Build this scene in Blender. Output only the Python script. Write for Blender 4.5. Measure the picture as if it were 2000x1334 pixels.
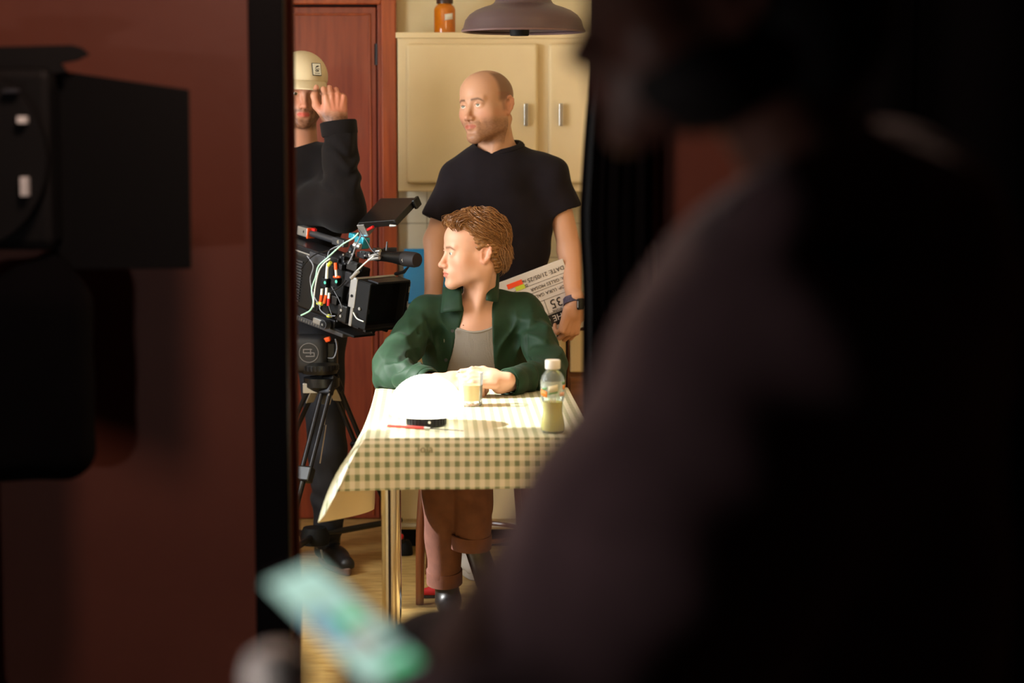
import bpy, bmesh, math, random
import numpy as np
from mathutils import Vector, Matrix, Euler

for _o in list(bpy.data.objects):
    bpy.data.objects.remove(_o)
SC = bpy.context.scene
COL = SC.collection
RND = random.Random(7)

# ------------------------------------------------------------------ camera
CAM_Z, PITCH, LENS = 1.58, math.atan(421 / (2000 * 70 / 36)), 70.0
FPX = 2000 * LENS / 36.0
cd = bpy.data.cameras.new('camera'); cam = bpy.data.objects.new('camera', cd); COL.objects.link(cam)
cd.lens = LENS; cd.sensor_width = 36.0; cd.clip_start = 0.05
cam.location = (0, 0, CAM_Z); cam.rotation_euler = (math.pi / 2 - PITCH, 0, 0)
cd.dof.use_dof = True; cd.dof.focus_distance = 6.35; cd.dof.aperture_fstop = 2.0
SC.camera = cam

# ------------------------------------------------------------------ look
SC.view_settings.view_transform = 'Standard'; SC.view_settings.look = 'None'
SC.view_settings.exposure = 0.28; SC.view_settings.gamma = 1.0
SC.view_settings.use_curve_mapping = False
try:
    SC.cycles.use_denoising = True
    SC.cycles.max_bounces = 8; SC.cycles.diffuse_bounces = 4; SC.cycles.glossy_bounces = 3
    SC.cycles.transmission_bounces = 8; SC.cycles.transparent_max_bounces = 8
    SC.cycles.caustics_refractive = False; SC.cycles.caustics_reflective = False
    SC.cycles.sample_clamp_indirect = 4.0
except Exception:
    pass

# ------------------------------------------------------------------ daylight
wd = bpy.data.worlds.new('overcast_sky'); SC.world = wd; wd.use_nodes = True
bg = wd.node_tree.nodes['Background']
bg.inputs[0].default_value = (0.75, 0.85, 1.0, 1); bg.inputs[1].default_value = 1.0


def light(name, kind, loc, energy, color=(1, 1, 1), aim=None, size=None, size_y=None, angle=None, radius=None, parent=None):
    d = bpy.data.lights.new(name, kind); o = bpy.data.objects.new(name, d); COL.objects.link(o)
    d.energy = energy; d.color = color; o.location = loc
    if aim is not None:
        o.rotation_euler = Vector(aim).to_track_quat('-Z', 'Y').to_euler()
    if kind == 'AREA':
        d.shape = 'RECTANGLE'; d.size = size; d.size_y = size_y or size
    if angle is not None: d.angle = angle
    if radius is not None: d.shadow_soft_size = radius
    if parent: o.parent = parent
    return o


SUN_EL = math.radians(36)
SUN_DIR = Vector((math.cos(SUN_EL), 0.085, -math.sin(SUN_EL))).normalized()
light('sun', 'SUN', (-6, 6, 6), 11.5, (1.0, 0.985, 0.94), aim=SUN_DIR, angle=math.radians(1.2))
# window of the kitchen: in the left wall, between these limits
WY0, WY1, WZ0, WZ1 = 4.65, 6.32, 0.95, 2.24
KX0, KX1, KY0, KY1, KZ = -1.75, 1.60, 4.50, 7.95, 2.60
light('window_daylight', 'AREA', (KX0 - 0.35, 5.55, 1.75), 130.0, (0.96, 0.99, 1.0), aim=(1, 0.12, -0.10), size=2.1, size_y=1.5)


# ------------------------------------------------------------------ helpers
def at(px, py, Y):
    """world point on the plane y=Y seen at a pixel of the 2000x1334 frame"""
    a = (px - 1000) / FPX; b = (667 - py) / FPX
    c, s = math.cos(PITCH), math.sin(PITCH)
    d = Vector((a, c + b * s, -s + b * c))
    t = Y / d.y
    return Vector((d.x * t, Y, CAM_Z + d.z * t))


def lin(rgb):
    out = []
    for v in rgb[:3]:
        v = v / 255.0
        out.append(v / 12.92 if v <= 0.04045 else ((v + 0.055) / 1.055) ** 2.4)
    return (*out, 1.0)


MATS = {}


def mat(name, rgb, rough=0.6, metal=0.0, spec=0.5, rgb2=None, nscale=8.0, stretch=(1, 1, 1), bump=0.0, bscale=60.0,
        emit=None, estr=0.0, trans=0.0, ior=1.45, attr=None, coat=0.0, sheen=0.0, detail=4.0, mixlo=0.35, mixhi=0.65, sss=0.0, alpha=1.0):
    if name in MATS: return MATS[name]
    m = bpy.data.materials.new(name); m.use_nodes = True; MATS[name] = m
    nt = m.node_tree; N = nt.nodes; L = nt.links
    b = N['Principled BSDF']
    b.inputs['Base Color'].default_value = lin(rgb); b.inputs['Roughness'].default_value = rough
    b.inputs['Metallic'].default_value = metal; b.inputs['Specular IOR Level'].default_value = spec
    b.inputs['IOR'].default_value = ior
    if trans: b.inputs['Transmission Weight'].default_value = trans
    if coat: b.inputs['Coat Weight'].default_value = coat
    if alpha < 1: b.inputs['Alpha'].default_value = alpha
    if sheen:
        b.inputs['Sheen Weight'].default_value = sheen; b.inputs['Sheen Roughness'].default_value = 0.5
    if sss:
        b.inputs['Subsurface Weight'].default_value = sss
        b.inputs['Subsurface Radius'].default_value = (0.012, 0.005, 0.003); b.inputs['Subsurface Scale'].default_value = 1.0
    if emit is not None:
        b.inputs['Emission Color'].default_value = lin(emit); b.inputs['Emission Strength'].default_value = estr
    tc = N.new('ShaderNodeTexCoord'); mp = N.new('ShaderNodeMapping'); L.new(tc.outputs['Object'], mp.inputs['Vector'])
    mp.inputs['Scale'].default_value = stretch
    if attr:
        at_ = N.new('ShaderNodeAttribute'); at_.attribute_name = attr; src = at_.outputs['Color']
        if rgb2 is None:
            L.new(src, b.inputs['Base Color'])
    if rgb2 is not None:
        nz = N.new('ShaderNodeTexNoise'); nz.inputs['Scale'].default_value = nscale; nz.inputs['Detail'].default_value = detail
        L.new(mp.outputs[0], nz.inputs['Vector'])
        cr = N.new('ShaderNodeValToRGB'); L.new(nz.outputs['Fac'], cr.inputs[0])
        cr.color_ramp.elements[0].position = mixlo; cr.color_ramp.elements[0].color = lin(rgb)
        cr.color_ramp.elements[1].position = mixhi; cr.color_ramp.elements[1].color = lin(rgb2)
        L.new(cr.outputs[0], b.inputs['Base Color'])
    if bump:
        nb = N.new('ShaderNodeTexNoise'); nb.inputs['Scale'].default_value = bscale; nb.inputs['Detail'].default_value = 3
        L.new(mp.outputs[0], nb.inputs['Vector'])
        bm_ = N.new('ShaderNodeBump'); bm_.inputs['Strength'].default_value = bump; bm_.inputs['Distance'].default_value = 0.01
        L.new(nb.outputs['Fac'], bm_.inputs['Height']); L.new(bm_.outputs[0], b.inputs['Normal'])
    return m


def thin_glass(name, rgb=(255, 255, 255), ior=1.45, haze=0.0):
    if name in MATS: return MATS[name]
    m = bpy.data.materials.new(name); m.use_nodes = True; MATS[name] = m
    nt = m.node_tree; N = nt.nodes; L = nt.links; N.remove(N['Principled BSDF'])
    tr = N.new('ShaderNodeBsdfTransparent'); tr.inputs[0].default_value = lin(rgb)
    gl = N.new('ShaderNodeBsdfGlossy'); gl.inputs['Roughness'].default_value = .05
    fr = N.new('ShaderNodeFresnel'); fr.inputs[0].default_value = ior
    mx = N.new('ShaderNodeMixShader'); L.new(fr.outputs[0], mx.inputs[0]); L.new(tr.outputs[0], mx.inputs[1]); L.new(gl.outputs[0], mx.inputs[2])
    out = mx
    if haze:
        df = N.new('ShaderNodeBsdfDiffuse'); df.inputs[0].default_value = lin(rgb)
        m2 = N.new('ShaderNodeMixShader'); m2.inputs[0].default_value = haze; L.new(mx.outputs[0], m2.inputs[1]); L.new(df.outputs[0], m2.inputs[2]); out = m2
    L.new(out.outputs[0], N['Material Output'].inputs[0])
    return m


class MB:
    """collects shapes and links them as one mesh object"""
    def __init__(s): s.v = []; s.f = []; s.uv = None

    def raw(s, vs, fs, M=None):
        n = len(s.v)
        for p in vs:
            p = Vector(p)
            s.v.append(M @ p if M is not None else p)
        s.f += [tuple(i + n for i in f) for f in fs]
        return s

    def box(s, c, size, M=None, R=None):
        hx, hy, hz = size[0] / 2, size[1] / 2, size[2] / 2
        c = Vector(c); vs = []
        for x, y, z in ((-1, -1, -1), (1, -1, -1), (1, 1, -1), (-1, 1, -1), (-1, -1, 1), (1, -1, 1), (1, 1, 1), (-1, 1, 1)):
            p = Vector((x * hx, y * hy, z * hz))
            if R is not None: p = R @ p
            vs.append(c + p)
        return s.raw(vs, [(3, 2, 1, 0), (4, 5, 6, 7), (0, 1, 5, 4), (1, 2, 6, 5), (2, 3, 7, 6), (3, 0, 4, 7)], M)

    def bounds(s, x0, x1, y0, y1, z0, z1, M=None):
        return s.box(((x0 + x1) / 2, (y0 + y1) / 2, (z0 + z1) / 2), (x1 - x0, y1 - y0, z1 - z0), M)

    def cyl(s, a, b, r0, r1=None, n=16, M=None, caps=True):
        a, b = Vector(a), Vector(b); r1 = r0 if r1 is None else r1
        d = (b - a).normalized(); u = d.orthogonal().normalized(); w = d.cross(u)
        vs = []
        for c, r in ((a, r0), (b, r1)):
            for i in range(n):
                t = 2 * math.pi * i / n
                vs.append(c + (u * math.cos(t) + w * math.sin(t)) * r)
        fs = [(i, (i + 1) % n, n + (i + 1) % n, n + i) for i in range(n)]
        if caps: fs += [tuple(range(n - 1, -1, -1)), tuple(range(n, 2 * n))]
        return s.raw(vs, fs, M)

    def tube(s, pts, r, n=8, M=None, smooth=0, flat=1.0):
        pts = [Vector(p) for p in pts]
        if smooth:
            q = []
            P = [pts[0]] + pts + [pts[-1]]
            for i in range(1, len(P) - 2):
                for k in range(smooth):
                    t = k / smooth; p0, p1, p2, p3 = P[i - 1], P[i], P[i + 1], P[i + 2]
                    q.append(0.5 * ((2 * p1) + (p2 - p0) * t + (2 * p0 - 5 * p1 + 4 * p2 - p3) * t * t + (3 * p1 - p0 - 3 * p2 + p3) * t ** 3))
            q.append(pts[-1]); 
            if not isinstance(r, (int, float)):
                rr = []
                for j in range(len(q)):
                    u = j / (len(q) - 1) * (len(r) - 1); k = min(int(u), len(r) - 2); rr.append(r[k] + (r[k + 1] - r[k]) * (u - k))
                r = rr
            pts = q
        m = len(pts); rs = [r] * m if isinstance(r, (int, float)) else r
        up = None; vs = []
        for i, p in enumerate(pts):
            d = (pts[min(i + 1, m - 1)] - pts[max(i - 1, 0)])
            if d.length < 1e-9: d = Vector((0, 0, 1))
            d.normalize()
            if up is None: up = d.orthogonal().normalized()
            up = (up - d * up.dot(d)); 
            if up.length < 1e-6: up = d.orthogonal()
            up.normalize(); w = d.cross(up)
            for k in range(n):
                t = 2 * math.pi * k / n
                vs.append(p + (up * math.cos(t) + w * math.sin(t) * flat) * rs[i])
        fs = []
        for i in range(m - 1):
            for k in range(n):
                k2 = (k + 1) % n
                fs.append((i * n + k, i * n + k2, (i + 1) * n + k2, (i + 1) * n + k))
        fs += [tuple(range(n - 1, -1, -1)), tuple(range((m - 1) * n, m * n))]
        return s.raw(vs, fs, M)

    def lathe(s, prof, c=(0, 0, 0), n=32, M=None):
        c = Vector(c); vs = []; fs = []; m = len(prof)
        for r, z in prof:
            for i in range(n):
                t = 2 * math.pi * i / n
                vs.append(c + Vector((r * math.cos(t), r * math.sin(t), z)))
        for j in range(m - 1):
            for i in range(n):
                i2 = (i + 1) % n
                fs.append((j * n + i, j * n + i2, (j + 1) * n + i2, (j + 1) * n + i))
        return s.raw(vs, fs, M)

    def ell(s, c, r, n=20, m=12, M=None, R=None):
        c = Vector(c); vs = []; fs = []
        for j in range(m + 1):
            ph = math.pi * j / m
            for i in range(n):
                t = 2 * math.pi * i / n
                p = Vector((r[0] * math.sin(ph) * math.cos(t), r[1] * math.sin(ph) * math.sin(t), -r[2] * math.cos(ph)))
                if R is not None: p = R @ p
                vs.append(c + p)
        for j in range(m):
            for i in range(n):
                i2 = (i + 1) % n
                fs.append((j * n + i, j * n + i2, (j + 1) * n + i2, (j + 1) * n + i))
        return s.raw(vs, fs, M)

    def prism(s, poly, d, M=None):
        """polygon in local xy extruded by d along local z"""
        n = len(poly)
        vs = [(x, y, 0) for x, y in poly] + [(x, y, d) for x, y in poly]
        fs = [tuple(range(n - 1, -1, -1)), tuple(range(n, 2 * n))] + [(i, (i + 1) % n, n + (i + 1) % n, n + i) for i in range(n)]
        return s.raw(vs, fs, M)

    def slab(s, quad, thick):
        """four corners extruded along their normal"""
        q = [Vector(p) for p in quad]; nrm = (q[1] - q[0]).cross(q[3] - q[0]).normalized() * thick
        vs = q + [p + nrm for p in q]
        return s.raw(vs, [(3, 2, 1, 0), (4, 5, 6, 7), (0, 1, 5, 4), (1, 2, 6, 5), (2, 3, 7, 6), (3, 0, 4, 7)])

    def build(s, name, material, parent=None, smooth=True, bevel=0.0, seg=2, weld=False, subsurf=0, solid=0.0):
        me = bpy.data.meshes.new(name)
        me.from_pydata([tuple(p) for p in s.v], [], s.f)
        bm = bmesh.new(); bm.from_mesh(me)
        if weld: bmesh.ops.remove_doubles(bm, verts=bm.verts, dist=1e-5)
        bmesh.ops.recalc_face_normals(bm, faces=bm.faces)
        bm.to_mesh(me); bm.free()
        return finish(name, me, material, parent, smooth, bevel, seg, subsurf, solid)


def finish(name, me, material, parent=None, smooth=True, bevel=0.0, seg=2, subsurf=0, solid=0.0, autosm=True):
    o = bpy.data.objects.new(name, me); COL.objects.link(o)
    if material is not None: me.materials.append(material)
    if smooth:
        me.shade_smooth()
        if autosm:
            try: me.set_sharp_from_angle(angle=math.radians(40))
            except Exception: pass
    if solid:
        md = o.modifiers.new('solid', 'SOLIDIFY'); md.thickness = solid; md.offset = 0
    if bevel:
        md = o.modifiers.new('bevel', 'BEVEL'); md.width = bevel; md.segments = seg; md.limit_method = 'ANGLE'; md.angle_limit = math.radians(35)
        md.harden_normals = False
    if subsurf:
        md = o.modifiers.new('sub', 'SUBSURF'); md.levels = subsurf; md.render_levels = subsurf
    if parent is not None:
        o.parent = parent
        o.matrix_parent_inverse = parent.matrix_world.inverted() if parent.type != 'EMPTY' else Matrix.Translation(-parent.location)
    return o


def thing(name, label, cat, loc=(0, 0, 0), group=None):
    o = bpy.data.objects.new(name, None); COL.objects.link(o); o.location = loc
    o.empty_display_size = 0.05
    return tag(o, label, cat, group)


def tag(o, label=None, cat=None, group=None, kind=None):
    if label: o['label'] = label
    if cat: o['category'] = cat
    if group: o['group'] = group
    if kind: o['kind'] = kind
    return o


def struct(o, label):
    return tag(o, label, None, None, 'structure')


def text_mesh(txt, size, M, depth=0.0006, material=None, name='lettering', parent=None):
    cu = bpy.data.curves.new('txt', 'FONT'); cu.body = txt; cu.size = size; cu.extrude = depth; cu.align_x = 'LEFT'
    cu.resolution_u = 2
    t = bpy.data.objects.new('txt', cu); COL.objects.link(t)
    bpy.context.view_layer.update()
    me = bpy.data.meshes.new_from_object(t.evaluated_get(bpy.context.evaluated_depsgraph_get()))
    bpy.data.objects.remove(t); bpy.data.curves.remove(cu)
    me.transform(M); me.materials.clear()
    return finish(name, me, material, parent, smooth=False)


def frame(o, x, y, z=None):
    """4x4 with origin o and axes x, y (z = x cross y)"""
    x = Vector(x).normalized(); y = Vector(y); y = (y - x * x.dot(y)).normalized(); z = x.cross(y)
    M = Matrix.Identity(4)
    for i in range(3):
        M[i][0], M[i][1], M[i][2], M[i][3] = x[i], y[i], z[i], o[i]
    return M


# ------------------------------------------------------------------ solid modelling field (smooth union of limbs and features)
class Field:
    def __init__(s, M=None): s.ops = []; s.M = M

    def _push(s, fn, lo, hi, k, op, M):
        M = M if M is not None else s.M
        if M is None: Mi = None; sc = 1.0
        else: Mi = np.array(M.inverted(), dtype=np.float32); sc = abs(M.to_scale()[0])
        lo, hi = np.array(lo, float), np.array(hi, float)
        if M is not None:
            cs = [M @ Vector((a, b, c)) for a in (lo[0], hi[0]) for b in (lo[1], hi[1]) for c in (lo[2], hi[2])]
            lo = np.min([tuple(c) for c in cs], 0); hi = np.max([tuple(c) for c in cs], 0)
        s.ops.append((fn, lo, hi, k, op, Mi, sc))
        return s

    def cone(s, a, b, r0, r1=None, k=0.02, op='+', M=None, wob=0.0, freq=0.0, ph=0.0):
        a = np.array(a, np.float32); b = np.array(b, np.float32); r1 = r0 if r1 is None else r1
        ab = b - a; L2 = float(ab @ ab) + 1e-12

        def fn(x, y, z):
            t = np.clip(((x - a[0]) * ab[0] + (y - a[1]) * ab[1] + (z - a[2]) * ab[2]) / L2, 0, 1)
            d = np.sqrt((x - a[0] - t * ab[0]) ** 2 + (y - a[1] - t * ab[1]) ** 2 + (z - a[2] - t * ab[2]) ** 2) - (r0 + (r1 - r0) * t)
            if wob: d = d + wob * np.sin(freq * t * 6.283 + ph + 2.0 * np.sin(9 * (x + .7 * y) / 0.2) + 1.5 * np.sin(7 * (z + x) / .2)) * np.sin(3.1416 * np.clip(t, .02, .98))
            return d
        R = max(r0, r1) + abs(wob)
        return s._push(fn, np.minimum(a, b) - R, np.maximum(a, b) + R, k, op, M)

    def chain(s, pts, rs, k=0.02, op='+', M=None, **kw):
        for i in range(len(pts) - 1):
            s.cone(pts[i], pts[i + 1], rs[i], rs[i + 1], k, op, M, **kw)
        return s

    def ell(s, c, r, k=0.02, op='+', M=None, R=None):
        c = np.array(c, np.float32); r = np.array(r, np.float32)
        Rm = np.array(R.transposed(), np.float32) if R is not None else None

        def fn(x, y, z):
            X, Y, Z = x - c[0], y - c[1], z - c[2]
            if Rm is not None:
                X, Y, Z = (Rm[0, 0] * X + Rm[0, 1] * Y + Rm[0, 2] * Z, Rm[1, 0] * X + Rm[1, 1] * Y + Rm[1, 2] * Z, Rm[2, 0] * X + Rm[2, 1] * Y + Rm[2, 2] * Z)
            k0 = np.sqrt((X / r[0]) ** 2 + (Y / r[1]) ** 2 + (Z / r[2]) ** 2)
            k1 = np.sqrt((X / r[0] ** 2) ** 2 + (Y / r[1] ** 2) ** 2 + (Z / r[2] ** 2) ** 2) + 1e-9
            return k0 * (k0 - 1.0) / k1
        q = float(r.max()) if R is not None else r
        return s._push(fn, c - q, c + q, k, op, M)

    def rbox(s, c, h, rad=0.01, k=0.01, op='+', M=None):
        c = np.array(c, np.float32)

        def fn(x, y, z):
            qx, qy, qz = np.abs(x - c[0]) - h[0] + rad, np.abs(y - c[1]) - h[1] + rad, np.abs(z - c[2]) - h[2] + rad
            return np.sqrt(np.maximum(qx, 0) ** 2 + np.maximum(qy, 0) ** 2 + np.maximum(qz, 0) ** 2) + np.minimum(np.maximum(qx, np.maximum(qy, qz)), 0) - rad
        return s._push(fn, c - np.array(h), c + np.array(h), k, op, M)

    def endcut(s, p, d, r, L=.12, k=.002):
        """cut a limb or sleeve off flat at p, square to d"""
        p = np.array(tuple(p), np.float32); d = Vector(d).normalized(); q = np.array(tuple(d), np.float32)

        def fn(x, y, z):
            a = (x - p[0]) * q[0] + (y - p[1]) * q[1] + (z - p[2]) * q[2]
            rad = np.sqrt(np.maximum((x - p[0]) ** 2 + (y - p[1]) ** 2 + (z - p[2]) ** 2 - a * a, 0))
            return np.maximum(np.maximum(-a, a - L), rad - r)
        e = p + q * L
        return s._push(fn, np.minimum(p, e) - r, np.maximum(p, e) + r, k, '-', None)

    def custom(s, fn, lo, hi, k=0.0, op='w', M=None):
        return s._push(fn, lo, hi, k, op, M)

    def mesh(s, lo, hi, h):
        lo = np.array(lo, float); hi = np.array(hi, float)
        n = np.ceil((hi - lo) / h).astype(int) + 1
        ax = [(lo[i] + h * np.arange(n[i])).astype(np.float32) for i in range(3)]
        V = np.full(n, 0.5, np.float32)
        for fn, blo, bhi, k, op, Mi, sc in s.ops:
            m = k * sc + 4 * h
            i0 = np.clip(np.floor((blo - m - lo) / h).astype(int), 0, n); i1 = np.clip(np.ceil((bhi + m - lo) / h).astype(int) + 1, 0, n)
            if np.any(i1 - i0 <= 0): continue
            sl = tuple(slice(a, b) for a, b in zip(i0, i1))
            X, Y, Z = np.meshgrid(ax[0][sl[0]], ax[1][sl[1]], ax[2][sl[2]], indexing='ij', sparse=True)
            if Mi is not None:
                x = Mi[0, 0] * X + Mi[0, 1] * Y + Mi[0, 2] * Z + Mi[0, 3]; y = Mi[1, 0] * X + Mi[1, 1] * Y + Mi[1, 2] * Z + Mi[1, 3]; z = Mi[2, 0] * X + Mi[2, 1] * Y + Mi[2, 2] * Z + Mi[2, 3]
            else: x, y, z = X, Y, Z
            d = fn(x, y, z) * sc
            A = V[sl]
            if op == 'w': V[sl] = A + d; continue
            d = np.broadcast_to(d, A.shape); kk = max(k * sc, 1e-6)
            if op == '+':
                g = np.maximum(kk - np.abs(A - d), 0) / kk; V[sl] = np.minimum(A, d) - g * g * kk * 0.25
            elif op == '-':
                d = -d; g = np.maximum(kk - np.abs(A - d), 0) / kk; V[sl] = np.maximum(A, d) + g * g * kk * 0.25
            elif op == '&':
                g = np.maximum(kk - np.abs(A - d), 0) / kk; V[sl] = np.maximum(A, d) + g * g * kk * 0.25
        return surfnet(V, lo, h)


def surfnet(V, lo, h):
    S = V < 0
    c = np.zeros(tuple(np.array(V.shape) - 1), np.int8)
    for dx in (0, 1):
        for dy in (0, 1):
            for dz in (0, 1):
                c += S[dx:V.shape[0] - 1 + dx, dy:V.shape[1] - 1 + dy, dz:V.shape[2] - 1 + dz]
    mask = (c > 0) & (c < 8)
    idx = np.argwhere(mask)
    acc = np.zeros((len(idx), 3)); cnt = np.zeros(len(idx))
    cor = [(a, b, d) for a in (0, 1) for b in (0, 1) for d in (0, 1)]
    for p in cor:
        for a in range(3):
            if p[a] == 1: continue
            q = list(p); q[a] = 1
            v0 = V[idx[:, 0] + p[0], idx[:, 1] + p[1], idx[:, 2] + p[2]]; v1 = V[idx[:, 0] + q[0], idx[:, 1] + q[1], idx[:, 2] + q[2]]
            cr = (v0 < 0) != (v1 < 0)
            t = np.where(cr, v0 / np.where(cr, v0 - v1, 1), 0)
            pt = np.array(p, float)[None, :].repeat(len(idx), 0); pt[:, a] = t
            acc += pt * cr[:, None]; cnt += cr
    verts = lo + h * (idx + acc / np.maximum(cnt, 1)[:, None])
    vid = np.full(mask.shape, -1, np.int64); vid[mask] = np.arange(len(idx))
    faces = []
    for a in range(3):
        b, d = (a + 1) % 3, (a + 2) % 3
        s0 = [slice(None)] * 3; s1 = [slice(None)] * 3
        s0[a] = slice(0, -1); s1[a] = slice(1, None)
        A, B = S[tuple(s0)], S[tuple(s1)]
        E = np.argwhere(A != B)
        if not len(E): continue
        ok = (E[:, b] > 0) & (E[:, d] > 0) & (E[:, b] < V.shape[b] - 1) & (E[:, d] < V.shape[d] - 1)
        E = E[ok]; ins = A[E[:, 0], E[:, 1], E[:, 2]]
        def g(ob, od):
            q = E.copy(); q[:, b] += ob; q[:, d] += od
            return vid[q[:, 0], q[:, 1], q[:, 2]]
        f = np.stack([g(-1, -1), g(0, -1), g(0, 0), g(-1, 0)], 1)
        f[~ins] = f[~ins][:, ::-1]
        faces.append(f)
    F = np.concatenate(faces) if faces else np.zeros((0, 4), int)
    return verts, F[(F >= 0).all(1)]


def np_mesh(name, V, F, material, parent=None, colors=None, relax=2):
    """numpy verts and quads -> mesh object, relaxed a little, with colours per vertex"""
    V = np.array(V, float); F = np.array(F, np.int64)
    if relax and len(F):
        e = np.concatenate([F[:, [0, 1]], F[:, [1, 2]], F[:, [2, 3]], F[:, [3, 0]]])
        deg = np.bincount(e[:, 0], minlength=len(V)) + np.bincount(e[:, 1], minlength=len(V))
        for it in range(relax):
            acc = np.zeros_like(V)
            for i in range(3):
                acc[:, i] = np.bincount(e[:, 0], V[e[:, 1], i], len(V)) + np.bincount(e[:, 1], V[e[:, 0], i], len(V))
            V = V + 0.5 * (acc / np.maximum(deg, 1)[:, None] - V)
    me = bpy.data.meshes.new(name)
    me.vertices.add(len(V)); me.vertices.foreach_set('co', V.astype(np.float32).ravel())
    me.loops.add(len(F) * 4); me.loops.foreach_set('vertex_index', F.astype(np.int32).ravel())
    me.polygons.add(len(F)); me.polygons.foreach_set('loop_start', (np.arange(len(F)) * 4).astype(np.int32))
    me.update(calc_edges=True); me.validate()
    if colors is not None:
        col = colors(V)
        at_ = me.color_attributes.new('Col', 'FLOAT_COLOR', 'POINT')
        at_.data.foreach_set('color', np.concatenate([col, np.ones((len(col), 1))], 1).astype(np.float32).ravel())
    return finish(name, me, material, parent, smooth=True, autosm=False)


def field_obj(name, fld, boxes, material, parent=None, colors=None, relax=2):
    """mesh one field over one or several boxes (lo, hi, cell) as a single object"""
    VV, FF, n = [], [], 0
    for lo, hi, h in boxes:
        v, f = fld.mesh(lo, hi, h)
        VV.append(v); FF.append(f + n); n += len(v)
    return np_mesh(name, np.concatenate(VV), np.concatenate(FF), material, parent, colors, relax)

# ================================================================== materials
m_cream = mat('cream_paint', (232, 212, 172), 0.45, rgb2=(226, 205, 163), nscale=3, bump=0.03, bscale=120)
m_creamwall = mat('cream_plaster', (220, 205, 168), 0.8, rgb2=(210, 193, 152), nscale=4, bump=0.05, bscale=80)
m_tile = mat('glazed_cream_tile', (226, 219, 198), 0.18, rgb2=(219, 211, 188), nscale=6)
m_grout = mat('grey_grout', (168, 160, 140), 0.9)
m_redwood = mat('red_brown_varnished_wood', (126, 50, 32), 0.35, rgb2=(148, 66, 42), nscale=5, stretch=(9, 9, 0.7), bump=0.03, bscale=40, coat=0.2)
m_orangewood = mat('orange_brown_varnished_wood', (140, 58, 26), 0.35, rgb2=(170, 80, 38), nscale=5, stretch=(10, 10, 0.6), coat=0.2)
m_jambwood = mat('dark_red_jamb_wood', (50, 18, 11), 0.95, spec=.03, rgb2=(60, 22, 13), nscale=5, stretch=(10, 10, .5))
m_dkframe = mat('blackish_door_casing', (8, 7, 10), 0.6, spec=.12)
m_hallwall = mat('dark_brown_wall_paint', (112, 62, 46), 0.55, rgb2=(104, 55, 40), nscale=2.5, bump=0.08, bscale=30)
m_hallmisc = mat('dark_hall_plaster', (70, 50, 42), 0.9)
m_lino = mat('ochre_marbled_linoleum', (198, 166, 104), 0.4, rgb2=(158, 122, 66), nscale=5, stretch=(2.2, 7, 1), detail=9, mixlo=0.38, mixhi=0.72, bump=0.02)
m_hallfloor = mat('dark_hall_floor', (52, 36, 28), 0.6, rgb2=(42, 28, 22), nscale=6, stretch=(1, 8, 1))
m_white = mat('white_ceiling_paint', (232, 226, 212), 0.9)
m_chrome = mat('chrome', (225, 222, 216), 0.12, 1.0)
m_steel = mat('brushed_steel', (170, 168, 165), 0.3, 1.0)
m_black = mat('black_metal', (11, 11, 12), 0.36)
m_blackm = mat('matt_black', (6, 6, 7), 0.7, spec=.3)
m_blackcloth = mat('black_molton_cloth', (7, 6, 8), 0.95, spec=.1)
m_dkgrey = mat('dark_grey_metal', (34, 34, 38), 0.36, 0.5)
m_midgrey = mat('mid_grey_metal', (86, 88, 94), 0.32, 0.7)
m_silver = mat('silver_metal', (190, 192, 194), 0.28, 0.8)
m_orange = mat('orange_plastic', (236, 86, 30), 0.4)
m_red = mat('red_plastic', (200, 30, 28), 0.4)
m_worktop = mat('pale_worktop', (226, 218, 198), 0.3)
m_blue = mat('glossy_blue_board', (24, 142, 214), 0.25, rgb2=(40, 158, 222), nscale=3)
m_brownwood = mat('brown_bentwood', (104, 56, 28), 0.35, rgb2=(82, 42, 20), nscale=6, stretch=(8, 8, .6), coat=0.2)
m_oak = mat('brown_oak', (136, 88, 52), 0.5, rgb2=(112, 70, 40), nscale=6, stretch=(1, 8, 8))

# ================================================================== the setting
XL, XR, DY0, DY1, DTOP = -0.486, 0.205, 4.30, 4.50, 2.08


def boxes(name, lst, m, label, bevel=0.0):
    b = MB()
    for q in lst: b.bounds(*q)
    return struct(b.build(name, m, smooth=False, bevel=bevel), label)


boxes('floor', [(KX0 - .2, KX1 + .2, DY0 + .1, KY1 + .2, -.06, 0)], m_lino, 'ochre marbled linoleum floor of the kitchen')
boxes('floor_hall', [(-2.8, 2.3, -1.4, DY0 + .1, -.06, 0)], m_hallfloor, 'dark floor of the unlit hall')
boxes('ceiling', [(KX0 - .2, KX1 + .2, DY1, KY1 + .2, KZ, KZ + .06)], m_white, 'white kitchen ceiling')
boxes('ceiling_hall', [(-2.8, 2.3, -1.4, DY1, KZ, KZ + .06)], m_hallmisc, 'dark ceiling of the hall')
wall_back = boxes('wall_back', [(KX0 - .2, KX1 + .2, KY1, KY1 + .15, 0, KZ)], m_creamwall, 'cream plastered back wall of the kitchen')
boxes('wall_right', [(KX1, KX1 + .15, DY1, KY1, 0, KZ)], m_creamwall, 'cream right wall of the kitchen')
boxes('wall_left', [(KX0 - .15, KX0, DY1, WY0, 0, KZ), (KX0 - .15, KX0, WY1, KY1, 0, KZ), (KX0 - .15, KX0, WY0, WY1, 0, WZ0), (KX0 - .15, KX0, 4.93, 5.23, WZ0, WZ1), (KX0 - .15, KX0, WY0, WY1, WZ1, KZ)],  # pier inside the window opening added to shade the table front
      m_creamwall, 'cream left wall of the kitchen with the window opening')
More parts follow.
